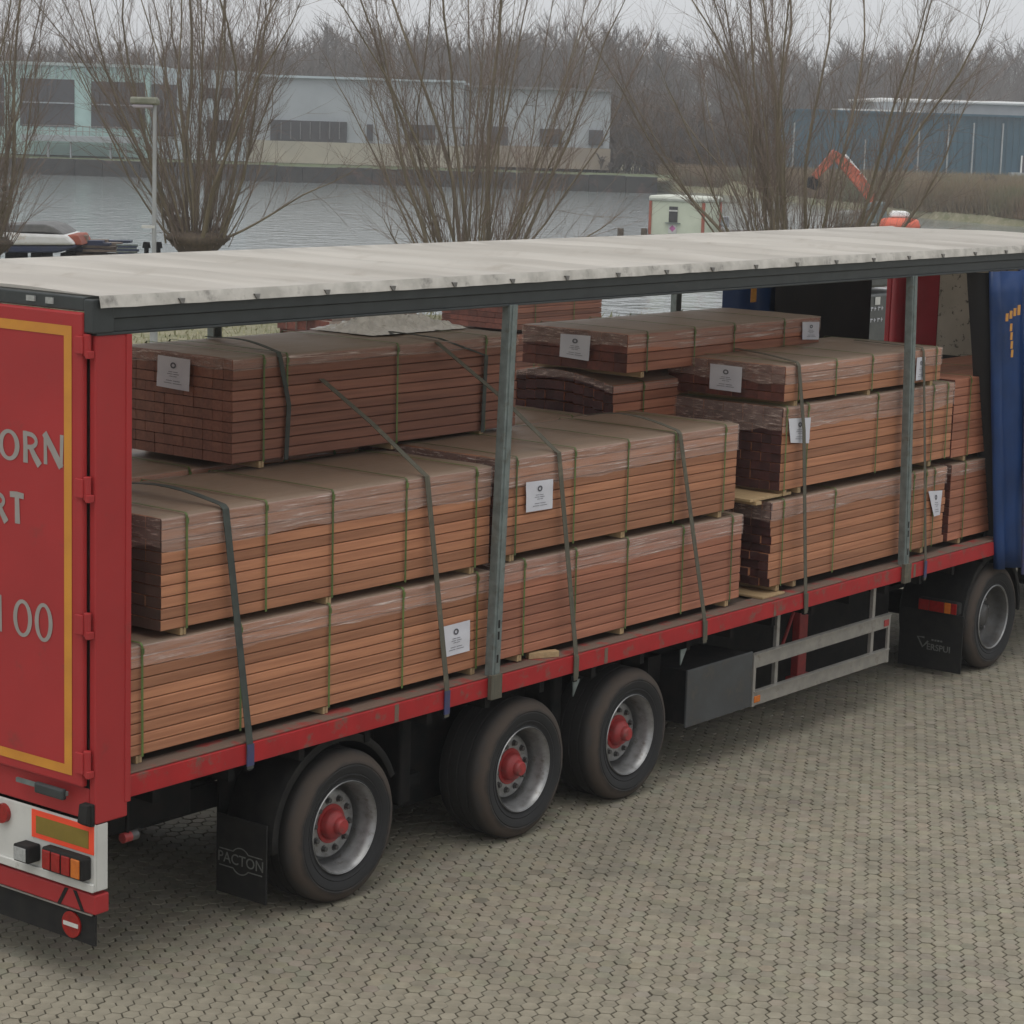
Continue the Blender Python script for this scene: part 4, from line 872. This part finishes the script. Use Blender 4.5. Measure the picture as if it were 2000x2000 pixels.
for k in range(26):
    u0 = 128 + rr.uniform(0, 50); v0 = 471 + 4.6 * (k // 3) + rr.uniform(-1, 1); ln = rr.uniform(50, 85)
    a, b_ = at(u0, v0, 61 + .4 * (k % 3)), at(u0 + ln, v0 + rr.uniform(-1, 3), 61.2 + .4 * (k % 3))
    ax = (b_ - a) / 2; MB().obox((a + b_) / 2, ax, FW3 * .16, UP * .032).build('beam', M['greywood'] if rr.random() < .55 else M['navy'], wp)
for k in range(9):
    a, b_ = at(225 + rr.uniform(0, 8), 479 + 3.2 * k, 61.), at(268 + rr.uniform(-6, 10), 479.5 + 3.2 * k, 61.1)
    MB().tube(a, b_, .035, n=8).build('pipe', M['navy'] if k % 2 else M['galv'], wp)
MB().obox(at(165, 466, 61.), RT3 * .09, FW3 * .09, UP * .09).build('beam', M['greywood'], wp)
for k, u in enumerate((286, 309)):
    g_ = empty('mooring_bollard', at(u, 500, 60.) * (1, 1, 0)); tag(g_, ['dark mooring bollard left of the lamp post', 'dark mooring bollard right of the lamp post'][k], 'bollard', 'bollards by the lamp post')
    z_ = at(u, 477, 60.)[2]; q_ = at(u, 500, 60.)
    MB().tube((q_[0], q_[1], -.2), (q_[0], q_[1], z_ - .08), .06, n=10).build('post', M['dark_steel'], g_); MB().tube((q_[0], q_[1], z_ - .09), (q_[0], q_[1], z_ + .06), .11, .085, n=10).build('head', M['dark_steel'], g_)

# ------------------------------------------------------------------ pollard willows
M['bark'] = pm('willow bark', (.115, .085, .055), (.07, .052, .038), 3, .9, stretch=(5, 5, 1), bump=.8, bsc=14)
M['stem'] = pm('willow stems', (.215, .178, .118), (.155, .128, .088), 1.2, .85)
M['twig'] = pm('willow twigs', (.215, .160, .128), (.17, .132, .106), 1, .9)
def willow(label, u, vbase, D, r_trunk, r_head, z_head, nst, seed, tall=11.2, spread=50, shoots=120, low=8):
    rd = np.random.default_rng(seed); c = at(u, vbase, D); base = np.array([c[0], c[1], -.12])
    W_ = empty('pollard_willow', base); tag(W_, label, 'tree', 'bare pollard willows along the water')
    # trunk: lumpy, widening into the pollard head
    prof = [(0, 1.25), (.25, 1.0), (.6, .92), (.85, 1.05), (.95, 1.0 + .55 * (r_head / r_trunk - 1)), (1.03, r_head / r_trunk), (1.10, .8 * r_head / r_trunk), (1.13, .2)]
    G = []
    for t, k in prof:
        row = []
        for j in range(23):
            a = 2 * math.pi * (j % 22) / 22; rr_ = r_trunk * k * (1 + .16 * mnoise.noise((math.cos(a) * 1.8, math.sin(a) * 1.8, t * 4 + seed)))
            row.append((base[0] + rr_ * math.cos(a), base[1] + rr_ * math.sin(a), base[2] + t * (z_head - base[2])))
        G.append(row)
    MB().grid(G).build('trunk', M['bark'], W_, smooth='all')
    P0, P1, A0, A1 = [], [], [], []; T0, T1, B0, B1 = [], [], [], []
    def twig(p, d, ln, r0, sub):
        d = d / np.linalg.norm(d); pts = [p]; k = 3
        for i in range(k):
            d = d + rd.normal(0, .11, 3) + np.array([0, 0, .05]); d /= np.linalg.norm(d); pts.append(pts[-1] + d * ln / k)
        for i in range(k):
            T0.append(pts[i]); T1.append(pts[i + 1]); B0.append(r0 * (1 - i / k * .7)); B1.append(r0 * (1 - (i + 1) / k * .7))
        if sub:
            for _ in range(sub):
                i = rd.integers(0, k); t = rd.random(); q_ = pts[i] * (1 - t) + pts[i + 1] * t
                e = d + rd.normal(0, .42, 3) + np.array([0, 0, .25]); twig(q_, e, ln * rd.uniform(.3, .65), r0 * .55, 0)
    def stem(az, th, ln, r0, tw, start_r):
        th = R(th); h = np.array([math.cos(az), math.sin(az), 0]); d = h * math.sin(th) + UP * math.cos(th)
        p = np.array([base[0], base[1], z_head]) + h * start_r + UP * rd.uniform(-.15, .1); K_ = 9; pts = [p]
        lift = .055 if th > R(30) else .02
        for i in range(K_):
            d = d + rd.normal(0, .085, 3) + UP * lift; d /= np.linalg.norm(d); pts.append(pts[-1] + d * ln / K_)
        for i in range(K_):
            P0.append(pts[i]); P1.append(pts[i + 1]); A0.append(r0 * (1 - i / K_) ** .9 + .006); A1.append(r0 * (1 - (i + 1) / K_) ** .9 + .006)
        for _ in range(tw):
            t = rd.uniform(.16, 1.0) ** .9; f = t * K_; i = min(int(f), K_ - 1); q_ = pts[i] + (pts[i + 1] - pts[i]) * (f - i)
            dd = (pts[i + 1] - pts[i]); dd /= np.linalg.norm(dd); e = dd + rd.normal(0, .42, 3) + UP * .10
            twig(q_, e, rd.uniform(.7, 2.6) * (1 - .35 * t), .0050 + .0045 * (1 - t), 6)
    for k in range(nst):
        th = spread * (rd.random() ** (.8 if k % 4 else .5)); az = rd.uniform(0, 2 * math.pi); near = th / spread
        stem(az, th, tall * (1 - .42 * near ** 1.6) * rd.uniform(.85, 1.08), rd.uniform(.022, .074) * (1 - .35 * near), int(46 - 12 * near), r_head * (.15 + .85 * near) * rd.uniform(.6, 1))
    for k in range(nst):
        th = spread * 1.05 * (rd.random() ** .6); stem(rd.uniform(0, 2 * math.pi), th, tall * rd.uniform(.55, .9) * (1 - .3 * th / spread), rd.uniform(.010, .028), 16, r_head * rd.uniform(.2, 1))
    for k in range(low):
        stem(rd.uniform(0, 2 * math.pi), rd.uniform(58, 80), rd.uniform(2.2, 3.8), .03, 12, r_head * .95)
    for k in range(shoots):
        th = R(rd.uniform(0, spread + 6)); az = rd.uniform(0, 2 * math.pi); h = np.array([math.cos(az), math.sin(az), 0])
        q_ = np.array([base[0], base[1], z_head]) + h * r_head * rd.uniform(.3, 1) + UP * rd.uniform(-.2, .1)
        twig(q_, h * math.sin(th) * rd.uniform(.5, 1) + UP * math.cos(th), rd.uniform(1.0, 3.4), .012, 2)
    V_, F_ = seg_tubes(P0, P1, A0, A1, 6); tag(np_mesh('stems', V_, F_, M['stem'], W_, smooth=True), kind='stuff')
    V_, F_ = seg_tubes(T0, T1, B0, B1, 3); tag(np_mesh('twigs', V_, F_, M['twig'], W_), kind='stuff')
    return W_
willow('pollard willow cut by the left picture edge, above the white boat', -42, 480, 57., .48, .85, 1.55, 14, 11, spread=32, low=4)
willow('pollard willow just right of the lamp post, on a single stout trunk', 386, 480, 58., .47, .80, 1.75, 19, 12, spread=31, low=4)
willow('tall pollard willow in the middle, fanning out wide above the trailer roof', 930, 480, 57., .62, 1.15, 1.15, 17, 13, spread=38, low=5)
willow('broad pollard willow on the right, in front of the orange excavator arm', 1565, 480, 57., .75, 1.45, 1.25, 20, 14, spread=36, shoots=150, low=4)

# ------------------------------------------------------------------ work barge with hut, excavator and orange boat
bar = MB().obox(at(1545, 470, 130.) * (1, 1, 0) + UP * -1.30 + FW3 * 2, RT3 * 7.6, FW3 * 4.5, UP * .17).build('work_barge', pm('barge deck', (.09, .07, .055), (.06, .05, .045), 2, .8), None, bevel=.05)
tag(bar, 'flat dark work barge moored on the water', 'barge')
Hc = at(1334, 440, 128.); th_ = R(24); hx_ = RT3 * math.cos(th_) + FW3 * -math.sin(th_) * -1; hy_ = np.array([-hx_[1], hx_[0], 0])
if np.dot(hy_, FW3) < 0: hy_ = -hy_
hx_ = RT3 * math.cos(th_) - FW3 * math.sin(th_); hy_ = RT3 * math.sin(th_) + FW3 * math.cos(th_)
zt_, zb_ = at(1330, 392, 128.)[2], -1.10
hut = empty('site_hut', (Hc[0], Hc[1], zb_)); tag(hut, 'cream site hut with orange corners and a dark window on the barge', 'hut')
fl_ = at(1270, 430, 127.); fl_[2] = 0; LF, LD = 3.02, 2.7; cz = (zt_ + zb_) / 2; hz = (zt_ - zb_) / 2
M['cream'] = pm('cream panel', (.60, .64, .50), (.54, .58, .45), 1.5, .6)
cc = fl_ + hx_ * LF / 2 + hy_ * LD / 2
MB().obox(cc + UP * cz, hx_ * LF / 2, hy_ * LD / 2, UP * hz).build('wall', M['cream'], hut, bevel=.02)
MB().obox(cc + UP * (zt_ + .14), hx_ * (LF / 2 + .12), hy_ * (LD / 2 + .12), UP * .15).build('roof', pm('hut roof', (.62, .64, .56), (.52, .54, .46), 2, .6), hut, bevel=.13)
for a, b_ in ((0, 0), (LF, 0), (LF, LD)): MB().obox(fl_ + hx_ * a + hy_ * b_ + UP * cz, hx_ * .07, hy_ * .07, UP * (hz - .01)).build('corner_trim', M['rust'], hut)
win = MB().obox(fl_ + hx_ * 1.32 - hy_ * .02 + UP * (cz + .22), hx_ * .24, hy_ * .03, UP * .42).build('window', pm('dark pane', (.05, .05, .05), rough=.2), hut)
MB().obox(fl_ + hx_ * 1.32 - hy_ * .055 + UP * (cz + .42), hx_ * .25, hy_ * .01, UP * .04).build('window_bar', M['white'], win)
MB().obox(fl_ + hx_ * 1.32 - hy_ * .08 + UP * (cz - .24), hx_ * .42, hy_ * .08, UP * .02).build('sill', M['galv'], hut)
sg2 = MB().obox(fl_ + hx_ * 1.30 - hy_ * .016 + UP * (cz - .56), hx_ * .24, hy_ * .012, UP * .24).build('sign', M['white'], hut)
MB().obox(fl_ + hx_ * 1.30 - hy_ * .034 + UP * (cz - .53), (hx_ + UP) * .09, hy_ * .004, (UP - hx_) * .09).build('diamond_mark', pm('pink mark', (.55, .16, .38), rough=.6), sg2)
ex = empty('excavator', at(1690, 445, 126.) * (1, 1, 0) - UP * 1.1); tag(ex, 'orange excavator on the barge, arm bent behind the right willow', 'excavator')
M['digger'] = pm('excavator orange', (.52, .11, .05), (.42, .09, .045), 2, .55)
def limb(a, b_, w0, w1, nm, mt, D=126.):
    p, q_ = at(*a, D), at(*b_, D); d = (q_ - p) / np.linalg.norm(q_ - p); nn = np.cross(d, FW3); nn /= np.linalg.norm(nn)
    mb = MB(); vs = [p + nn * w0 * s + FW3 * e for s in (-1, 1) for e in (-.22, .22)] + [q_ + nn * w1 * s + FW3 * e for s in (-1, 1) for e in (-.22, .22)]
    mb.add(vs, [(0, 1, 3, 2), (4, 6, 7, 5), (0, 4, 5, 1), (2, 3, 7, 6), (0, 2, 6, 4), (1, 5, 7, 3)]); return mb.build(nm, mt, ex, bevel=.04)
limb((1706, 392), (1672, 345), .26, .34, 'boom', M['digger']); limb((1672, 345), (1628, 300), .34, .22, 'boom', M['digger'])
limb((1634, 298), (1590, 346), .26, .18, 'stick', M['digger']); limb((1690, 352), (1650, 302), .07, .06, 'hydraulic_ram', M['hullwhite'])
sprism(MB(), [(1582, 346), (1600, 344), (1606, 362), (1594, 372), (1578, 366)], 126., .9).build('bucket', M['dark_steel'], ex, bevel=.03)
sprism(MB(), [(1694, 395), (1731, 395), (1733, 436), (1692, 436)], 125.6, 1.3).build('cab', pm('cab grey green', (.13, .17, .165), (.10, .13, .13), 3, .4), ex, bevel=.08)
sprism(MB(), [(1640, 415), (1700, 412), (1700, 440), (1636, 440)], 126., 2.2).build('engine_cover', pm('grey cover', (.20, .20, .17), (.15, .15, .13), 3, .6), ex, bevel=.1)
for e in (0, 1.9): sprism(MB(), [(1632, 441), (1738, 441), (1744, 447), (1738, 453), (1632, 453), (1626, 447)], 125.6 + e, .5).build('track', M['black_rubber'], ex, bevel=.05)
ob = empty('orange_boat', at(1757, 450, 122.) * (1, 1, 0) - UP * 1.4); tag(ob, 'small bright orange covered boat right of the excavator', 'boat')
oc = at(1757, 440, 122.); G = []
for i in range(17):
    t = -1 + 2 * i / 16; wd_ = math.sqrt(max(0, 1 - abs(t) ** 2.6)); G.append([oc + RT3 * t * 1.08 + FW3 * (.75 * wd_ * math.cos(a)) + UP * (.40 * wd_ ** .5 * math.sin(a) * (1 if math.sin(a) > 0 else 1.6) + .02 * mnoise.noise((t * 6, a * 3, 0))) for a in np.linspace(0, 2 * math.pi, 17)])
MB().grid(G).build('hull', pm('bright orange', (.70, .13, .06), (.58, .10, .05), 3, .6), ob, smooth='all')
sprism(MB(), [(1740, 424), (1742, 415), (1748, 412), (1770, 413), (1777, 416), (1779, 425)], 121.8, .8).build('cover', M['hullwhite'], ob, bevel=.08)
di = sprism(MB(), [(1410, 424), (1424, 422), (1424, 444), (1416, 446), (1408, 440)], 127., .6).build('outboard_motor', pm('pale blue grey', (.33, .36, .38), (.1, .1, .11), 3, .4), None, bevel=.05); tag(di, 'pale outboard motor right of the cream hut', 'motor')
for k, (u, lb) in enumerate(((1212, 'left dark mooring post standing in the water near the hut'), (1258, 'dark mooring post just left of the hut'))):
    q_ = at(u, 455, 127.); z_ = at(u, 446, 127.)[2]; o = MB().tube((q_[0], q_[1], -2.4), (q_[0], q_[1], z_), .2, .17, n=9).build('mooring_post', M['bark'], None); tag(o, lb, 'post', 'mooring posts')

# ------------------------------------------------------------------ far shore
def SZ(u, v, D):                                # where (u, v) meets the upright plane D metres ahead
    d = ray(u, v); q_ = CAM + d * (D / float(np.dot(d[:2], FW))); return float(np.dot(q_[:2] - CAM[:2], RT)), float(q_[2])
def far_box(mb, u0, u1, v0, v1, D, dep, mi=0):
    um, vm = (u0 + u1) / 2, (v0 + v1) / 2
    s0, s1 = SZ(u0, vm, D)[0], SZ(u1, vm, D)[0]; z1, z0 = SZ(um, v0, D)[1], SZ(um, v1, D)[1]
    c = gp(D + dep / 2, (s0 + s1) / 2, (z0 + z1) / 2); return mb.obox(c, RT3 * (s1 - s0) / 2, FW3 * dep / 2, UP * (z1 - z0) / 2, mi)
M['teal'] = pm('pale green cladding', (.40, .56, .53), (.34, .49, .46), .8, .6)
M['palegrey'] = pm('pale grey cladding', (.38, .41, .43), (.33, .36, .38), .6, .6)
M['paleblue'] = pm('pale blue cladding', (.46, .53, .56), (.40, .47, .50), .6, .6)
M['darkglass'] = pm('dark opening', (.055, .052, .056), (.045, .045, .05), .5, .5)
M['creamwall'] = pm('cream plinth', (.42, .39, .31), (.34, .32, .26), .5, .8)
M['quay'] = pm('dark quay stone', (.045, .043, .038), (.028, .028, .027), .9, .9, dirt=((.12, .07, .06), .5, .55, .7))
M['bankgreen'] = pm('bank grass', (.11, .14, .06), (.085, .10, .05), .6, .95)
def building(label, cat='building'):
    return None
tb_ = empty('harbour_shed', at(140, 312, 221.)); tag(tb_, 'pale green boat shed with tall dark doorways across the water', 'building')
far_box(MB(), -260, 292, 124, 300, 222., 22).build('wall', M['teal'], tb_)
far_box(MB(), -262, 294, 119, 125, 221.8, 22.6).build('roof_edge', pm('roof trim', (.45, .52, .50), (.38, .44, .43), .7, .6), tb_)
for a, b_, v0, v1 in ((-90, 8, 150, 245), (39, 145, 154, 247), (178, 283, 160, 251)):
    d = far_box(MB(), a, b_, v0, v1, 221.9, .3).build('doorway', M['darkglass'], tb_)
    far_box(MB(), a, b_, (v0 + v1) / 2 - 1.3, (v0 + v1) / 2 + 1.0, 221.6, .2).build('door_bar', M['palegrey'], d)
for u in np.arange(-240, 290, 14.5): far_box(MB(), u, u + .8, 125, 152, 221.75, .3).build('cladding_seam', M['paleblue'], tb_)
pf = far_box(MB(), 40, 262, 266, 277, 218., 3.4).build('loading_platform', M['palegrey'], None); tag(pf, 'grey loading platform with railing in front of the boat shed', 'platform')
for u in range(44, 262, 13): far_box(MB(), u, u + 1.2, 246, 266, 218., .08).build('railing_post', M['alu'], pf)
for v in (246, 256): far_box(MB(), 44, 258, v, v + 1.2, 217.9, .06).build('railing_bar', M['alu'], pf)
for u in (92, 136, 214, 243): far_box(MB(), u, u + 3.2, 277, 311, 218.4, .4).build('platform_leg', M['palegrey'], pf)
wb = empty('harbour_building', at(400, 312, 223.)); tag(wb, 'pale blue-grey tower block with a dark doorway right of the boat shed', 'building')
far_box(MB(), 294.5, 480, 136, 312, 223., 20).build('wall', M['paleblue'], wb)
far_box(MB(), 297, 345, 165, 266, 222.8, .3).build('doorway', M['darkglass'], wb)
for a, b_, v0, v1 in ((402, 420, 172, 192), (432, 452, 172, 192), (405, 452, 234, 276)): far_box(MB(), a, b_, v0, v1, 222.8, .3).build('window', M['darkglass'], wb)
mb_ = empty('long_hall', at(760, 320, 224.)); tag(mb_, 'long pale grey hall with a dark window band across the water', 'building')
far_box(MB(), 481, 905, 155, 279, 224., 24).build('wall', M['palegrey'], mb_); far_box(MB(), 481, 905, 279.5, 322, 223.6, 24).build('plinth', M['creamwall'], mb_)
far_box(MB(), 480, 907, 151, 155.5, 223.6, 25).build('roof_edge', M['paleblue'], mb_)
wn_ = far_box(MB(), 528, 677, 236, 279, 223.7, .3).build('window', M['darkglass'], mb_)
for u in range(548, 676, 19): far_box(MB(), u, u + 1.6, 238, 272, 223.5, .15).build('mullion', M['tarpgrey'], wn_)
for a, b_, v0, v1 in ((716, 728, 243, 275), (802, 850, 244, 273)): far_box(MB(), a, b_, v0, v1, 223.7, .3).build('window', M['darkglass'], mb_)
lb_ = empty('low_hall', at(1050, 320, 226.)); tag(lb_, 'lower grey hall with small dark windows behind the middle willow', 'building')
far_box(MB(), 907, 1192, 175, 286, 226., 22).build('wall', M['palegrey'], lb_); far_box(MB(), 907, 1192, 286.5, 328, 225.6, 22).build('plinth', pm('beige plinth', (.30, .25, .19), (.25, .21, .17), .5, .8), lb_)
far_box(MB(), 905, 1195, 170, 175.5, 225.5, 23).build('roof_edge', M['tarpgrey'], lb_)
for a, b_, v0, v1 in ((958, 992, 247, 292), (1054, 1098, 252, 281), (1150, 1178, 254, 284)): far_box(MB(), a, b_, v0, v1, 225.7, .3).build('window', M['darkglass'], lb_)
qw = empty('quay_wall', gp(212.4, -10, -1.5)); tag(qw, 'dark stone quay wall along the far side of the water', 'quay wall')
rq = random.Random(5); s = -75.
while s < 11:
    ln = rq.uniform(2.2, 3.4); MB().obox(gp(212.6 + rq.uniform(-.08, .08), s + ln / 2, -.98), RT3 * (ln / 2 - .03), FW3 * .5, UP * (.92 + rq.uniform(-.05, .06))).build('quay_block', M['quay'], qw); s += ln
gs = MB().grid([[gp(d, S_, z_) for S_ in np.linspace(-75, 14, 30)] for d, z_ in ((213.2, -.14), (216, -.1), (221, -.02))]).build('grass_verge', M['bankgreen'], None); tag(gs, kind='structure')

bl = empty('blue_warehouse', at(1850, 340, 272.)); tag(bl, 'long petrol-blue warehouse with thin white downpipes beyond the reeds', 'building')
M['petrol'] = pm('petrol blue cladding', (.002, .085, .140), (.002, .068, .115), .4, .5)
far_box(MB(), 1552, 2320, 228, 342, 272., 30).build('wall', M['petrol'], bl)
far_box(MB(), 1550, 2322, 224, 228.4, 271.5, 31).build('roof_edge', M['petrol'], bl)
for u in range(1570, 2300, 12): far_box(MB(), u, u + .7, 229, 341, 271.85, .2).build('cladding_rib', M['petrol'], bl)
for u, v0 in ((1548.5, 240), (1688, 272), (1793, 240), (1850, 243), (1899, 240), (1956, 241), (2060, 240)): far_box(MB(), u, u + 2.4, v0, 340, 271.6, .25).build('downpipe', M['palegrey'], bl)
w2 = far_box(MB(), 1996, 2020, 306, 336, 271.6, .3).build('window', M['darkglass'], bl)
far_box(MB(), 1994, 1996.5, 304, 338, 271.5, .3).build('window_frame', M['hullwhite'], w2)
far_box(MB(), 1975, 2300, 342.2, 360, 270., 3).build('plinth', M['palegrey'], bl)
wr = empty('white_roofed_hall', at(1850, 230, 300.)); tag(wr, 'hall with a bright white curved roof edge behind the blue warehouse', 'building')
far_box(MB(), 1718, 2320, 206, 330, 306., 30).build('wall', M['palegrey'], wr); far_box(MB(), 1716, 2322, 200, 207.5, 305.5, 31).build('roof_edge', M['hullwhite'], wr, bevel=.2)
far_box(MB(), 1640, 1800, 214, 226, 304., 8).build('annex', M['hullwhite'], wr)

# bare woods, bushes, reeds
def bare_trees(name, spots, mat, seed, limbs=13, tw=11, rt=.16, multi=False, parent=None):
    rd = np.random.default_rng(seed); A, B_, r0, r1 = [], [], [], []
    for (x, y, z, h) in spots:
        b0 = np.array([x, y, z]); stems = [(b0, np.array([0, 0, 1.]), h)]
        if multi: stems = [(b0 + rd.normal(0, .5, 3) * (1, 1, 0), np.array([rd.normal(0, .28), rd.normal(0, .28), 1.]), h * rd.uniform(.6, 1)) for _ in range(4)]
        for b1, d0, hh in stems:
            d0 = d0 / np.linalg.norm(d0); top_ = b1 + d0 * hh * .8 + rd.normal(0, .3, 3); A += [b1, ]; B_ += [top_]; r0.append(rt * hh / 14); r1.append(.035)
            n = limbs; t = rd.uniform(.22, 1, n); az = rd.uniform(0, 2 * np.pi, n); el = rd.uniform(.35, .85, n); ln = hh * rd.uniform(.16, .34, n) * (1.15 - .5 * t)
            P_ = b1 + (top_ - b1) * t[:, None]; D_ = np.stack([np.cos(az) * np.sin(el), np.sin(az) * np.sin(el), np.cos(el)], 1); Q_ = P_ + D_ * ln[:, None]
            A += list(P_); B_ += list(Q_); r0 += [.055] * n; r1 += [.025] * n
            m_ = n * tw; k = rd.integers(0, n, m_); t = rd.uniform(.15, 1.05, m_); p_ = P_[k] + (Q_[k] - P_[k]) * t[:, None]
            e = D_[k] + rd.normal(0, .45, (m_, 3)) + np.array([0, 0, .25]); e /= np.linalg.norm(e, axis=1, keepdims=True)
            q2 = p_ + e * (ln[k] * rd.uniform(.25, .6, m_))[:, None]; A += list(p_); B_ += list(q2); r0 += [.034] * m_; r1 += [.014] * m_
    V_, F_ = seg_tubes(A, B_, r0, r1, 3); return np_mesh(name, V_, F_, mat, parent)
M['wood'] = pm('bare woodland', (.150, .130, .118), (.125, .110, .100), .05, .95)
M['bush'] = pm('bare bushes', (.13, .10, .078), (.105, .085, .068), .1, .95)
tv = lambda u: np.interp(u, [-200, 0, 300, 560, 640, 900, 1150, 1260, 1500, 1700, 2000, 2300], [105, 100, 108, 95, 76, 84, 72, 98, 112, 118, 114, 112])
rd = np.random.default_rng(21); spots = []
for k in range(860):
    u = rd.uniform(-260, 2350); D = rd.uniform(285, 400) if u < 1500 else rd.uniform(315, 430)
    q_ = at(u, 260, D); h = at(u, tv(u), D)[2] + .2; h *= rd.uniform(.92, 1.22); spots.append((q_[0], q_[1], -.2, h))
wo = bare_trees('bare_woodland', spots, M['wood'], 22, limbs=16, tw=15); tag(wo, 'grey-brown bare winter woodland filling the horizon', 'woodland', kind='stuff')
spots = []
for k in range(120):
    u = rd.uniform(1165, 1500); D = 223.5 + rd.uniform(0, 18); q_ = at(u, 350, D); vtop = np.interp(u, [1170, 1230, 1300, 1400, 1500], [250, 150, 140, 185, 235]) + rd.uniform(0, 70)
    spots.append((q_[0], q_[1], -.6, max(2.5, at(u, vtop, D)[2] + .6)))
bu = bare_trees('bush_thicket', spots, M['bush'], 23, limbs=12, tw=12, rt=.10, multi=True); tag(bu, 'thicket of bare brown bushes on the far bank', 'bushes', kind='stuff')
for k, (u, v0, v1, D) in enumerate(((1925, 385, 340, 205.), )):
    q_ = at(u, v0, D); s_ = bare_trees('bare_shrub', [(q_[0], q_[1], -.4, at(u, 335, D)[2] + .6)], M['bush'], 24, limbs=14, tw=16, rt=.12, multi=True); tag(s_, 'small bare shrub in the reeds before the blue warehouse', 'shrub')
M['reed'] = pm('dry reeds', (.25, .165, .095), (.19, .15, .085), .12, .95, dirt=((.16, .17, .085), .09, .48, .62))
n = 90000; S_ = rd.uniform(13, 62, n); df = dfar(S_); dd = df + .6 + rd.random(n) ** 2.8 * np.maximum(5, 262 - df - .6); gz = np.interp(dd - df, [.6, 2], [-1.0, -.25])
bx_ = CAM[0] + FW[0] * dd + RT[0] * S_; by_ = CAM[1] + FW[1] * dd + RT[1] * S_; hh = rd.uniform(.7, 1.75, n) * np.interp(dd, [160, 240, 262], [1, .75, .35]); ww = rd.uniform(.025, .06, n); a_ = rd.uniform(0, np.pi, n); lx, ly = rd.normal(0, .22, n), rd.normal(0, .22, n)
V_ = np.stack([np.stack([bx_ - ww * np.cos(a_), by_ - ww * np.sin(a_), gz], 1), np.stack([bx_ + ww * np.cos(a_), by_ + ww * np.sin(a_), gz], 1), np.stack([bx_ + lx, by_ + ly, gz + hh], 1)], 1).reshape(-1, 3)
re_ = np_mesh('reed_bed', V_, np.arange(3 * n).reshape(-1, 3), M['reed']); tag(re_, 'brown dry reeds along the far right bank', 'reeds', kind='stuff')
# tufts of dry grass on the near bank
n = 9000; S_ = rd.uniform(-14, 16, n); dd = rd.uniform(46, 61, n); bx_ = CAM[0] + FW[0] * dd + RT[0] * S_; by_ = CAM[1] + FW[1] * dd + RT[1] * S_; hh = rd.uniform(.06, .24, n); a_ = rd.uniform(0, np.pi, n); ww = rd.uniform(.01, .03, n)
gz = np.full(n, -.06); V_ = np.stack([np.stack([bx_ - ww * np.cos(a_), by_ - ww * np.sin(a_), gz], 1), np.stack([bx_ + ww * np.cos(a_), by_ + ww * np.sin(a_), gz], 1), np.stack([bx_ + rd.normal(0, .08, n), by_ + rd.normal(0, .08, n), gz + hh], 1)], 1).reshape(-1, 3)
M['drygrass'] = pm('dry grass blades', (.38, .34, .22), (.20, .21, .10), .8, .95)
gt = np_mesh('dry_grass', V_, np.arange(3 * n).reshape(-1, 3), M['drygrass']); tag(gt, 'pale dry grass on the near bank', 'grass', kind='stuff')

# ------------------------------------------------------------------ haze: one closed box of even, thin air round everything
HAZE = 0.00085
if HAZE:
    hz_ = MB().obox((CAM[0], CAM[1], 7.5), RT3 * 3700, FW3 * 3700, UP * 12.).build('haze', bpy.data.materials.new('haze air'), None); tag(hz_, 'thin grey winter haze over the whole place', 'haze', kind='stuff')
    hm_ = hz_.data.materials[0]; hm_.use_nodes = True; t = hm_.node_tree; t.nodes.remove(t.nodes['Principled BSDF'])
    pv = t.nodes.new('ShaderNodeVolumePrincipled'); pv.inputs['Color'].default_value = (.97, .975, .985, 1); pv.inputs['Density'].default_value = HAZE; pv.inputs['Anisotropy'].default_value = .3
    t.links.new(pv.outputs[0], t.nodes['Material Output'].inputs['Volume'])
for o in bpy.data.objects:
    if 'base' in o: del o['base']
